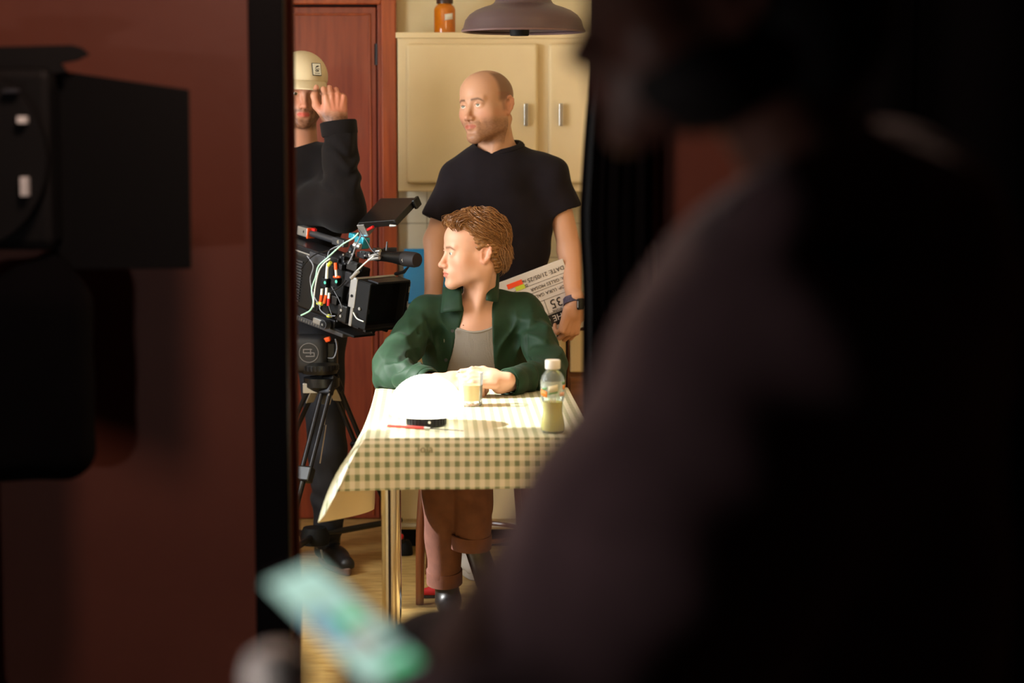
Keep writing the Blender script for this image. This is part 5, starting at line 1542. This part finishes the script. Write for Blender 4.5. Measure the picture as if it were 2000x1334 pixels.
# sleeve ends and neck hole
RC = at(974, 290, 6.962)
ts.endcut(RC + Vector((0, 0, -.004)), (-.175, -.206, 1), .078, .15, .004)
field_obj('t_shirt', ts, [((at(830, 0, 6.97).x - .03, 6.80, .78), (at(1135, 0, 6.97).x + .03, 7.14, 1.56), .0048)], m_tee, pm)
rg = []
for i in range(33):
    a = 2 * math.pi * i / 32
    rg.append(RC + Vector((math.cos(a) * .080, math.sin(a) * .068, .014 * math.cos(a) + .014 * math.sin(a))))
MB().tube(rg, .0085, 8, flat=1.5).build('neck_rib', m_tee, pm)
# watch
wa = (wLm - eLm).normalized(); WM = frame(wLm + wa * -.004, wa.orthogonal(), wa.cross(wa.orthogonal()))
m_wband = mat('woven_dark_band', (48, 42, 62), .7, rgb2=(84, 72, 92), nscale=140)
MB().lathe([(.034, -.012), (.0385, -.012), (.0385, .012), (.034, .012), (.034, -.012)], (0, 0, 0), 28, WM).build('watch_band', m_wband, pm)
wc = wLm + Vector((.020, -.034, .0)); WF = frame(wc, Vector((.64, .77, 0)), Vector((0, 0, 1)))
MB().box((0, 0, 0), (.034, .040, .012), WF).build('watch_case', m_black, pm, smooth=False, bevel=.005)
MB().box((-.018, 0, .002), (.0012, .022, .004), WF).build('watch_edge', m_silver, pm, smooth=False)
# trousers and shoes
m_dktr = mat('black_jeans', (16, 15, 18), .85)
mt = Field(); mt.ell((-.03, 6.99, .82), (.165, .105, .12), .05)
for sx, fxp in ((-1, -.145), (1, .07)):
    mt.cone((-.03 + sx * .085, 6.99, .78), (fxp, 6.97, .46), .085, .065, .04); mt.cone((fxp, 6.97, .46), (fxp, 6.99, .09), .064, .052, .03)
field_obj('trousers', mt, [((-.27, 6.8, .03), (.22, 7.15, .96), .009)], m_dktr, pm)
m_wsh = mat('grey_white_canvas', (176, 168, 158), .7); m_sole = mat('dark_sole', (40, 36, 34), .7)
def sneaker(name, foot, yaw, m, msole, parent, sc=1.0):
    Mf = Matrix.Translation(foot) @ Matrix.Rotation(math.radians(yaw), 4, 'Z') @ Matrix.Scale(sc, 4)   # toe along -y
    s_ = Field(M=Mf); s_.cone((0, .07, .05), (0, .03, .10), .038, .042, .02); s_.cone((0, .075, .045), (0, -.06, .04), .036, .036, .02); s_.cone((0, -.05, .042), (.004, -.145, .034), .038, .030, .03)
    s_.cone((0, .04, .12), (0, .045, .2), .036, .036, .01, '-')
    s_.custom(lambda x, y, z: .022 - z + 0 * x + 0 * y, (-.2, -.3, -.05), (.2, .3, .03), .003, '&')
    cs = [Mf @ Vector((x, y, z)) for x in (-.06, .06) for y in (-.2, .13) for z in (.01, .15)]
    o = field_obj(name, s_, [(*bbox(cs, .005), .0045)], m, parent)
    so = [(.034 * math.cos(t) * (1 if math.sin(t) > 0 else 1.12), (-.03 + .150 * math.sin(t))) for t in [2 * math.pi * i / 28 for i in range(28)]]
    MB().prism([(x, -y - .06) for x, y in so], .026, Mf @ Matrix.Translation((0, 0, .0012))).build('sole', msole, o, smooth=False, bevel=.004)
    return o, Mf
sneaker('shoe', at(915, 1106, 6.93) * 1.0 if False else Vector((at(913, 1100, 6.96).x, 6.99, 0)), 10, m_wsh, m_wsh, pm)
sneaker('shoe', Vector((.07, 6.99, 0)), 12, m_wsh, m_wsh, pm)

# ------------------------------------------------------------------ film slate (held upside down)
ax = Vector((-.92, -.20, -.333)).normalized(); au = Vector((.34, 0, -.94)).normalized()
so_ = at(1141, 622, 6.905)            # the slate's own upper left corner
SM = frame(so_, ax, au)                # x = its reading direction, y = its own up, z = toward the viewer
sl_ = thing('film_slate', 'white film slate held upside down by the standing man', 'slate', tuple(so_))
m_slate = mat('slate_white', (214, 208, 204), .45); m_sblk = mat('slate_black', (18, 17, 20), .4); m_ink = mat('marker_ink', (36, 32, 36), .5)
H_, W_ = .222, .30
MB().box((W_ / 2, -H_ / 2, -.004), (W_, H_, .008), SM).build('board', m_slate, sl_, smooth=False, bevel=.002)
MB().box((W_ / 2, -.034, .0004), (W_ - .004, .042, .001), SM).build('black_band', m_sblk, sl_, smooth=False)
stk = MB().box((W_ / 2 - .005, .014, -.002), (W_ + .02, .026, .012), SM).build('clapper_stick', m_sblk, sl_, smooth=False, bevel=.002)
for i in range(6):
    MB().raw([(.0 + i * .052, .0022, .0046), (.026 + i * .052, .0022, .0046), (.038 + i * .052, .0258, .0046), (.012 + i * .052, .0258, .0046)], [(0, 1, 2, 3)], SM).build('stripe', m_slate, stk, smooth=False, solid=.0006)
def stext(t, x, y, size, m): text_mesh(t, size, SM @ Matrix.Translation((x, y, .0012)), .0003, m, 'lettering', sl_)
stext('THE CAT', .050, -.048, .030, m_slate)
stext('SCENE', .062, -.066, .012, m_ink); stext('35', .052, -.102, .046, m_ink); stext('3', .122, -.102, .046, m_ink); stext('TAKE', .196, -.066, .012, m_ink); stext('1', .2, -.102, .04, m_ink)
stext('DOP: LUKA GALLE', .014, -.136, .0165, m_ink); stext('DIR: GILLES MOSAR', .002, -.164, .0165, m_ink)
stext('DATE: 21/05/25', .006, -.2, .021, m_ink); stext('Day', .148, -.184, .013, m_ink); stext('Film', .148, -.2, .013, m_ink)
for y in (-.058, -.110, -.146, -.174):
    MB().box((W_ / 2, y, .0005), (W_ - .01, .0012, .0008), SM).build('ruling', m_ink, sl_, smooth=False)
MB().box((.112, -.084, .0005), (.0012, .05, .0008), SM).build('ruling', m_ink, sl_, smooth=False)
MB().box((.19, -.197, .001), (.056, .017, .0012), SM).build('orange_tape', mat('neon_orange', (255, 84, 40), .5), sl_, smooth=False)
MB().box((.176, -.180, .0012), (.034, .015, .0012), SM).build('lime_tape', mat('neon_lime', (206, 222, 70), .5), sl_, smooth=False)
MB().box((.012, -.102, .001), (.02, .022, .0012), SM).build('green_tape', mat('neon_green', (40, 150, 80), .5), sl_, smooth=False)
MB().lathe([(0, .008), (.018, .006), (.022, 0), (0, 0)], (0, 0, 0), 20, SM @ Matrix.Translation((.185, -.14, 0))).build('black_blob', m_sblk, sl_)

# ================================================================== camera operator, half hidden by the doorway
OH = Matrix.Translation(at(588, 178, 7.06)) @ rot(14, 6, 4) @ Matrix.Scale(1.02, 4)
po = thing('person', 'camera operator in a beige cap and dark jumper raising a hand to the brim', 'person', (-.74, 7.1, 0))
ob = Field(); head_prims(ob, OH, nose=1.0, jaw=1.02)
onb = at(585, 285, 7.1)
ob.cone(tuple(OH @ Vector((0, .026, -.055))), tuple(onb), .058, .064, .03)
ob.ell(tuple(onb + Vector((0, .01, -.12))), (.13, .08, .12), .04)
eO, wO = at(676, 408, 6.88), at(655, 238, 6.90)
ob.cone(tuple(eO), tuple(wO), .036, .030, .02); ob.cone(tuple(at(648, 322, 7.08)), tuple(eO), .045, .036, .02); ob.cone(tuple(onb + Vector((0, .01, -.06))), tuple(at(648, 322, 7.08)), .05, .045, .03)
OHd = hand_frame(wO + Vector((0, 0, -.005)), (-.06, .02, .99), (.12, -.97, .0), -1)
# thumb on the image left
OHd = hand_frame(wO + Vector((0, 0, -.005)), (-.03, .06, .99), (.25, -.95, .05), 1) if (hand_frame(wO, (0, 0, 1), (0, -1, 0), 1) @ Vector((0, 1, 0)) - wO).x < 0 else hand_frame(wO + Vector((0, 0, -.005)), (-.03, .06, .99), (.25, -.95, .05), -1)
hand(ob, OHd, [(38, 55, 30), (48, 64, 36), (56, 70, 40), (62, 72, 40)], [(.025, .032, -.006), (.058, .058, -.014), (.09, .062, -.022), (.118, .052, -.030)], spread=.03, scale=1.08)
oc = OH @ Vector((0, 0, 0))
ocol = skin_colors(OH, (186, 130, 104), (178, 66, 56), browc=(80, 52, 34), beard=(92, 58, 38), beardw=.9, redness=.16)
field_obj('body', ob, [((oc.x - .2, 6.76, oc.z - .5), (eO.x + .08, 7.26, oc.z + .14), .0034)], m_skin, po, ocol)
eyes(OH, (.0, -1, -.2), po)
# cap
m_cap = mat('beige_cotton_twill', (200, 182, 148), .8, bump=.05, bscale=400)
cp = Field(); cp.ell((0, .004, .050), (.089, .112, .088), .02, M=OH)
cp.custom(lambda x, y, z: (.043 - .12 * (y + .09)) - z + 0 * x, (-.12, -.13, -.1), (.12, .15, .16), .003, '&', M=OH)
co = field_obj('cap', cp, [((oc.x - .14, oc.y - .15, oc.z + .0), (oc.x + .14, oc.y + .15, oc.z + .17), .0035)], m_cap, po)
br = MB(); nB = 14
for i in range(nB + 1):
    t = math.pi * (-.5 + i / nB)
    for r0, ry, zz in ((1, 0.0, .050), (1, 1, .020)):
        x = .083 * math.sin(t); yb = .004 - .106 * math.cos(t)
        br.v.append(OH @ Vector((x * (1.0 if ry == 0 else 1.02), yb - ry * .060 * math.cos(t) ** .6 if math.cos(t) > 0 else yb, zz + (.012 * (abs(x) / .08) ** 2 * -1 if ry else 0))))
br.f = [(2 * i, 2 * i + 2, 2 * i + 3, 2 * i + 1) for i in range(nB)]
br.build('brim', m_cap, co, solid=.005, subsurf=1)
PC = OH @ frame((.034, -.0935, .086), (math.cos(.32), math.sin(.32), -.0), (.0, .38, .93))
MB().box((0, 0, .001), (.034, .044, .002), PC).build('patch_border', m_black, co, smooth=False, bevel=.001)
pa = MB().box((0, 0, .002), (.029, .039, .0022), PC).build('patch', mat('patch_cloth', (206, 202, 186), .8), co, smooth=False)
sq = MB(); rp = random.Random(3)
for i in range(16):
    sq.box((rp.uniform(-.008, .008), rp.uniform(-.008, .012), .0034), (rp.uniform(.002, .006), rp.uniform(.0012, .004), .0006), PC)
for i in range(5): sq.box((-.008 + i * .004, -.0145, .0034), (.003, .0022, .0006), PC)
sq.build('patch_print', mat('print_dark', (50, 48, 46), .7), pa, smooth=False)['kind'] = 'stuff'
# jumper
m_jump = mat('charcoal_knit', (18, 13, 14), .95, rgb2=(15, 11, 11), nscale=60, spec=.2, sheen=.05, bump=.12, bscale=260)
ju = Field()
ju.ell(tuple(at(575, 400, 7.1)), (.19, .115, .22), .05); ju.ell(tuple(at(575, 560, 7.1)), (.18, .115, .24), .05)
shO = at(648, 322, 7.08)
ju.cone(tuple(at(560, 325, 7.1)), tuple(shO), .06, .066, .05); ju.cone(tuple(onb + Vector((0, .01, -.03))), tuple(shO), .06, .055, .04)
ju.cone(tuple(shO), tuple(eO + Vector((-.01, .02, 0))), .072, .074, .03)
ju.cone(tuple(eO + Vector((-.01, .0, .0))), tuple(wO + Vector((.012, 0, .0))), .068, .058, .03, wob=.006, freq=3.2)
ju.cone(tuple(eO + Vector((-.01, .01, .0))), tuple(at(612, 400, 6.98)), .068, .08, .04)
ju.custom(folds(.005, (30, 24, 30), 4.0), (-1.2, 6.6, .6), (-.3, 7.4, 1.7))
dvO = (wO - eO).normalized(); ju.endcut(wO, dvO, .1); ju.cone(tuple(wO - dvO * .03), tuple(wO + dvO * .03), .044, .046, .003, '-')
jl, jh = bbox([at(470, 280, 7.1), at(710, 640, 6.9)], .04)
field_obj('jumper', ju, [((jl[0], 6.78, .72), (jh[0], 7.25, 1.56), .0055)], m_jump, po)
MB().lathe([(.060, -.045), (.063, -.04), (.064, .0), (.061, .004), (.055, .002)], (0, 0, 0), 28, frame(wO + Vector((.010, 0, -.002)), dvO.orthogonal(), dvO.cross(dvO.orthogonal()))).build('sleeve_cuff', m_jump, po)
# jeans and sneaker
m_jean = mat('dark_denim', (22, 23, 30), .8, bump=.08, bscale=300)
oj = Field(); oj.ell((at(575, 0, 7.1).x, 7.1, .86), (.165, .11, .13), .05)
kn_ = at(640, 880, 7.05)
oj.cone((-.69, 7.1, .82), tuple(kn_), .09, .066, .04); oj.cone(tuple(kn_), tuple(at(641, 1035, 7.08)), .066, .052, .03, wob=.005, freq=2)
oj.cone((-.86, 7.1, .82), (-.90, 7.08, .45), .09, .066, .04); oj.cone((-.90, 7.08, .45), (-.91, 7.1, .1), .066, .052, .03)
oj.custom(folds(.004, (40, 30, 26), .4), (-1.2, 6.8, .0), (-.4, 7.4, 1.0))
field_obj('jeans', oj, [((-1.08, 6.9, .06), (-.52, 7.26, 1.0), .008)], m_jean, po)
m_snk = mat('black_sneaker_leather', (22, 20, 22), .45); m_ssole = mat('grey_rubber_sole', (120, 96, 88), .6)
sk, SMf = sneaker('high_top_shoe', Vector((at(648, 1090, 7.05).x, 7.06, 0)), 24, m_snk, m_ssole, po)
ank = Field(); ank.cone(tuple(SMf @ Vector((0, .05, .08))), tuple(SMf @ Vector((0, .055, .15))), .047, .05, .01)
field_obj('ankle_collar', ank, [(*bbox([SMf @ Vector((0, .05, .06)), SMf @ Vector((0, .05, .19))], .06), .006)], m_snk, sk)
MB().raw([SMf @ Vector(q) for q in ((-.040, .01, .062), (-.040, -.004, .064), (-.0405, -.028, .036), (-.0405, -.012, .034))], [(0, 1, 2, 3)]).build('side_mark', mat('pale_leather', (168, 160, 146), .5), sk, smooth=False, solid=.004)
MB().raw([SMf @ Vector(q) for q in ((-.038, .062, .085), (-.038, .05, .085), (-.040, .04, .06), (-.040, .05, .058))], [(0, 1, 2, 3)]).build('side_mark', mat('pale_leather', (168, 160, 146), .5), sk, smooth=False, solid=.004)
for i in range(6):
    y = -.045 - .0 + i * .018; z = .079 + i * .0105
    MB().tube([SMf @ Vector((-.022, y, z - .006)), SMf @ Vector((0, y + .004, z + .004)), SMf @ Vector((.022, y, z - .006))], .003, 6, smooth=3).build('lace', m_black, sk)
sneaker('shoe', Vector((-.91, 7.1, 0)), -10, m_snk, m_ssole, po)

# red shoe on the floor
rs_, _ = sneaker('red_shoe', Vector((at(866, 1165, 6.62).x, 6.585, 0)), -80, mat('red_suede', (176, 22, 24), .7), m_sole, None, .5)
tag(rs_, 'small red shoe on the floor behind the brown trouser leg', 'shoe')

# ================================================================== foreground person in the dark hoodie, looking at a phone
pf = thing('person', 'out-of-focus person in a dark hooded top looking down at a phone', 'person', tuple(at(1650, 1334, 1.7)))
m_hood = mat('dark_brown_fleece', (88, 65, 70), .95, rgb2=(78, 57, 61), nscale=25, sheen=.2)
hf = Field()
hf.cone(tuple(at(1555, 690, 1.66)), tuple(at(1085, 1440, 1.58)), .144, .125, .06)          # upper arm
hf.cone(tuple(at(1170, 1440, 1.58)), tuple(at(880, 1420, 1.50)), .075, .05, .05)           # forearm
hf.ell(tuple(at(1640, 900, 1.76)), (.145, .16, .30), .06)                                  # trunk
hf.ell(tuple(at(1660, 1300, 1.78)), (.14, .16, .25), .06)
hf.ell(tuple(at(1700, 520, 1.76)), (.115, .13, .085), .05)                                 # neck and hood roll
hd_pts = [at(1480, 520, 1.60), at(1560, 425, 1.60), at(1680, 395, 1.63), at(1800, 450, 1.68), at(1880, 580, 1.74), at(1900, 740, 1.8)]
hf.chain([tuple(p) for p in hd_pts], [.03, .042, .05, .052, .05, .04], .03)
hf.cone(tuple(at(1600, 520, 1.58)), tuple(at(1780, 600, 1.63)), .010, .010, .05, '-')
hf.ell(tuple(at(1760, 410, 1.80)), (.075, .08, .07), .06)
hf.custom(folds(.006, (24, 18, 22), 1.2), (-.2, 1.2, .8), (.8, 2.1, 1.8))
field_obj('hooded_top', hf, [((at(820, 0, 1.6).x - .02, 1.36, .93), (at(1960, 0, 1.8).x + .03, 2.0, 1.78), .009)], m_hood, pf)
FH = Matrix.Translation(at(1385, -20, 1.72)) @ rot(-86, 8, 0) @ Matrix.Scale(1.06, 4)
fb = Field(); head_prims(fb, FH, ears=(1, -1))
fb.cone(tuple(FH @ Vector((0, .026, -.055))), tuple(at(1690, 470, 1.76)), .056, .062, .03)
wF = at(800, 1420, 1.50)
fb.cone(tuple(at(1690, 470, 1.76)), tuple(at(1640, 700, 1.72)), .07, .08, .04); fb.cone(tuple(at(1640, 700, 1.72)), tuple(at(1150, 1430, 1.58)), .06, .045, .03); fb.cone(tuple(at(1150, 1430, 1.58)), tuple(at(900, 1420, 1.5)), .045, .03, .03)
fb.cone(tuple(at(900, 1420, 1.50)), tuple(wF), .03, .026, .02)
pc = [at(507, 1134, 1.585), at(613, 1090, 1.555), at(838, 1298, 1.475), at(728, 1350, 1.505)]
PHc = (pc[0] + pc[1] + pc[2] + pc[3]) / 4
fdir = (at(690, 1310, 1.56) - wF)
HFm = hand_frame(wF, fdir, (.2, .6, -.75), 1)
hand(fb, HFm, [(10, 35, 30), (14, 40, 30), (18, 42, 30), (22, 45, 30)], [(.02, .028, .0), (.045, .045, .012), (.072, .045, .024), (.09, .035, .03)], spread=.05)
fcol = skin_colors(FH, (96, 66, 56), (120, 66, 56), browc=(30, 22, 18))
fc = FH @ Vector((0, 0, 0))
field_obj('body', fb, [((at(640, 0, 1.55).x, 1.36, 1.02), (at(1850, 0, 1.8).x, 1.95, fc.z + .17), .0062)], m_skin, pf, fcol)
fh = Field()
fh.ell((0, .030, .050), (.094, .112, .100), .02, M=FH); fh.ell((0, .07, -.02), (.082, .08, .09), .03, M=FH)
fh.ell((0, -.125, -.01), (.09, .085, .09), .015, '-', M=FH)
fh.ell((0, -.015, -.065), (.085, .07, .05), .02, M=FH)         # dark mass added along the jaw to darken the face
fh.ell((0, -.125, -.03), (.05, .05, .055), .015, '-', M=FH)
field_obj('hair', fh, [((fc.x - .2, fc.y - .2, fc.z - .17), (fc.x + .22, fc.y + .2, fc.z + .2), .006)], mat('black_hair', (8, 7, 8), .8), pf)
# phone
ph = thing('smartphone', 'lit smartphone held low by the out-of-focus person', 'phone', tuple(PHc))
pnrm = (pc[1] - pc[0]).cross(pc[3] - pc[0]).normalized()
if pnrm.y > 0: pnrm = -pnrm
MBp = MB(); q = [p - pnrm * .009 for p in pc]
MBp.raw(q + pc, [(3, 2, 1, 0), (4, 5, 6, 7), (0, 1, 5, 4), (1, 2, 6, 5), (2, 3, 7, 6), (3, 0, 4, 7)]).build('case', m_black, ph, smooth=False, bevel=.004)


def scr(u0, u1, v0, v1, lift):
    def P(u, v): return (pc[0] * (1 - u) + pc[1] * u) * (1 - v) + (pc[3] * (1 - u) + pc[2] * u) * v + pnrm * lift
    return [P(u0, v0), P(u1, v0), P(u1, v1), P(u0, v1)]


def screen(name, rect, lift, rgb, e, parent):
    return MB().raw(scr(*rect, lift), [(0, 1, 2, 3)]).build(name, mat('screen_%d_%d_%d' % rgb, (4, 4, 4), .9, spec=.0, emit=rgb, estr=e), parent, smooth=False)


scn = screen('screen', (.05, .95, .04, .96), .0008, (168, 202, 188), 1.0, ph)
screen('picture_area', (.06, .55, .34, .66), .0012, (140, 180, 190), .9, scn)
screen('dark_bar', (.5, .95, .76, .83), .0012, (40, 60, 58), .3, scn)
screen('green_panel', (.40, .95, .88, .955), .0012, (60, 190, 120), .8, scn)
screen('app_icon', (.52, .76, .44, .56), .0016, (50, 180, 70), 1.0, scn)
screen('app_icon', (.40, .70, .60, .72), .0016, (150, 84, 82), .9, scn)
screen('app_icon', (.36, .52, .27, .36), .0016, (150, 152, 96), .5, scn)
screen('app_icon', (.30, .48, .42, .52), .0016, (64, 110, 150), .5, scn)

# white cup in the lower left, beside the phone
cu = thing('paper_cup', 'out-of-focus white cup at the bottom edge beside the phone', 'cup', tuple(at(540, 1420, 1.6)))
cc = at(540, 1258, 1.6)
MB().lathe([(0, 0), (.012, -.002), (.022, -.008), (.027, -.018), (.028, -.026), (.0275, -.03)], tuple(cc), 32).build('lid', mat('white_lid', (226, 224, 218), .4), cu)
MB().lathe([(.0275, -.03), (.0265, -.034), (.0225, -.11), (0, -.11)], tuple(cc), 32).build('cup_wall', mat('white_card', (220, 216, 208), .7), cu)

# dark knee of the foreground person
kf = Field(); kf.cone(tuple(at(900, 1330, 1.9)), tuple(at(1300, 1500, 1.75)), .075, .09, .04)
kf.cone(tuple(at(840, 1330, 1.93)), tuple(at(900, 1900, 1.9)), .07, .05, .04)
field_obj('trousers', kf, [(*bbox([at(830, 1250, 1.9), at(1300, 1600, 1.8)], .12), .01)], m_dktr, pf)

# ================================================================== film lamp with barn doors by the hall wall
fl = thing('film_lamp', 'black film lamp with open barn doors in front of the brown hall wall', 'lamp', tuple(at(-70, 1700, 4.0)))
Yl = 4.0
hx, hz = at(-60, 300, Yl).x, at(0, 310, Yl).z
LMh = frame((hx, Yl, hz), (1, 0, 0), (0, 0, 1))
MB().lathe([(0, -.14), (.13, -.14), (.16, -.10), (.17, .04), (.18, .06), (.18, .09), (0, .09)], (0, 0, 0), 28, frame((hx, Yl - .02, hz), (1, 0, 0), (0, 0, 1))).build('housing', m_blackm, fl)
MB().box((hx + .03, Yl + .01, hz), (.30, .14, .36)).build('housing_box', m_blackm, fl, smooth=False, bevel=.02)
MB().slab([at(100, 136, 4.02), at(368, 175, 3.93), at(372, 525, 3.93), at(100, 527, 4.02)], .006).build('barn_door', m_blackm, fl, smooth=False, bevel=.002)
tfl = [(-40, 92), (140, 88), (158, 93), (173, 106), (150, 118), (118, 124), (130, 140), (60, 150), (-40, 150)]
fm_ = MB(); pts = [at(x, y, 3.97) for x, y in tfl]; n = len(pts)
fm_.raw(pts + [p + Vector((0, .012, 0)) for p in pts], [tuple(range(n)), tuple(range(2 * n - 1, n - 1, -1))] + [(i, (i + 1) % n, n + (i + 1) % n, n + i) for i in range(n)])
fm_.build('barn_door', m_blackm, fl, smooth=False)
m_pale = mat('latch_glint_white', (240, 244, 244), .3)  # flat white paints the glints on the metal latches
for (x0, x1, y0, y1) in ((33, 51, 227, 241), (39, 46, 346, 383), (47, 54, 346, 383), (5, 35, 174, 181)):
    a = at(x0, y0, 3.87); b = at(x1, y1, 3.87)
    MB().bounds(a.x, b.x, 3.868, 3.892, b.z, a.z).build('latch', m_pale if y0 != 174 else m_midgrey, fl, smooth=False, bevel=.001)
sp_x = at(-110, 0, 4.02).x
MB().cyl((sp_x, 4.10, .3), (sp_x, 4.10, hz - .1), .017, n=16).build('stand_pole', m_black, fl)
for k in range(3):
    t = 2 * math.pi * k / 3 + .5
    MB().cyl((sp_x, 4.10, .42), (sp_x + .30 * math.cos(t), 4.06 + .2 * math.sin(t), .012), .011, n=10).build('stand_leg', m_black, fl)
sb = Field(); c1 = at(40, 740, 3.98)
sb.rbox(tuple(c1), (.145, .07, .205), .06, .02); sb.cone(tuple(at(60, 560, 3.98)), tuple(at(105, 545, 3.98)), .05, .035, .04)
sb.cone(tuple(at(20, 560, 3.98)), tuple(at(95, 512, 3.98)), .018, .02, .02)
sb.custom(folds(.004, (20, 15, 18), .2), (-1.5, 3.8, .5), (-.5, 4.2, 1.6))
so2 = field_obj('sandbag', sb, [(tuple(c1 + Vector((-.2, -.1, -.25))), tuple(c1 + Vector((.2, .1, .3))), .008)], m_blackcloth)
tag(so2, 'black rounded weight bag hanging below the film lamp', 'bag')
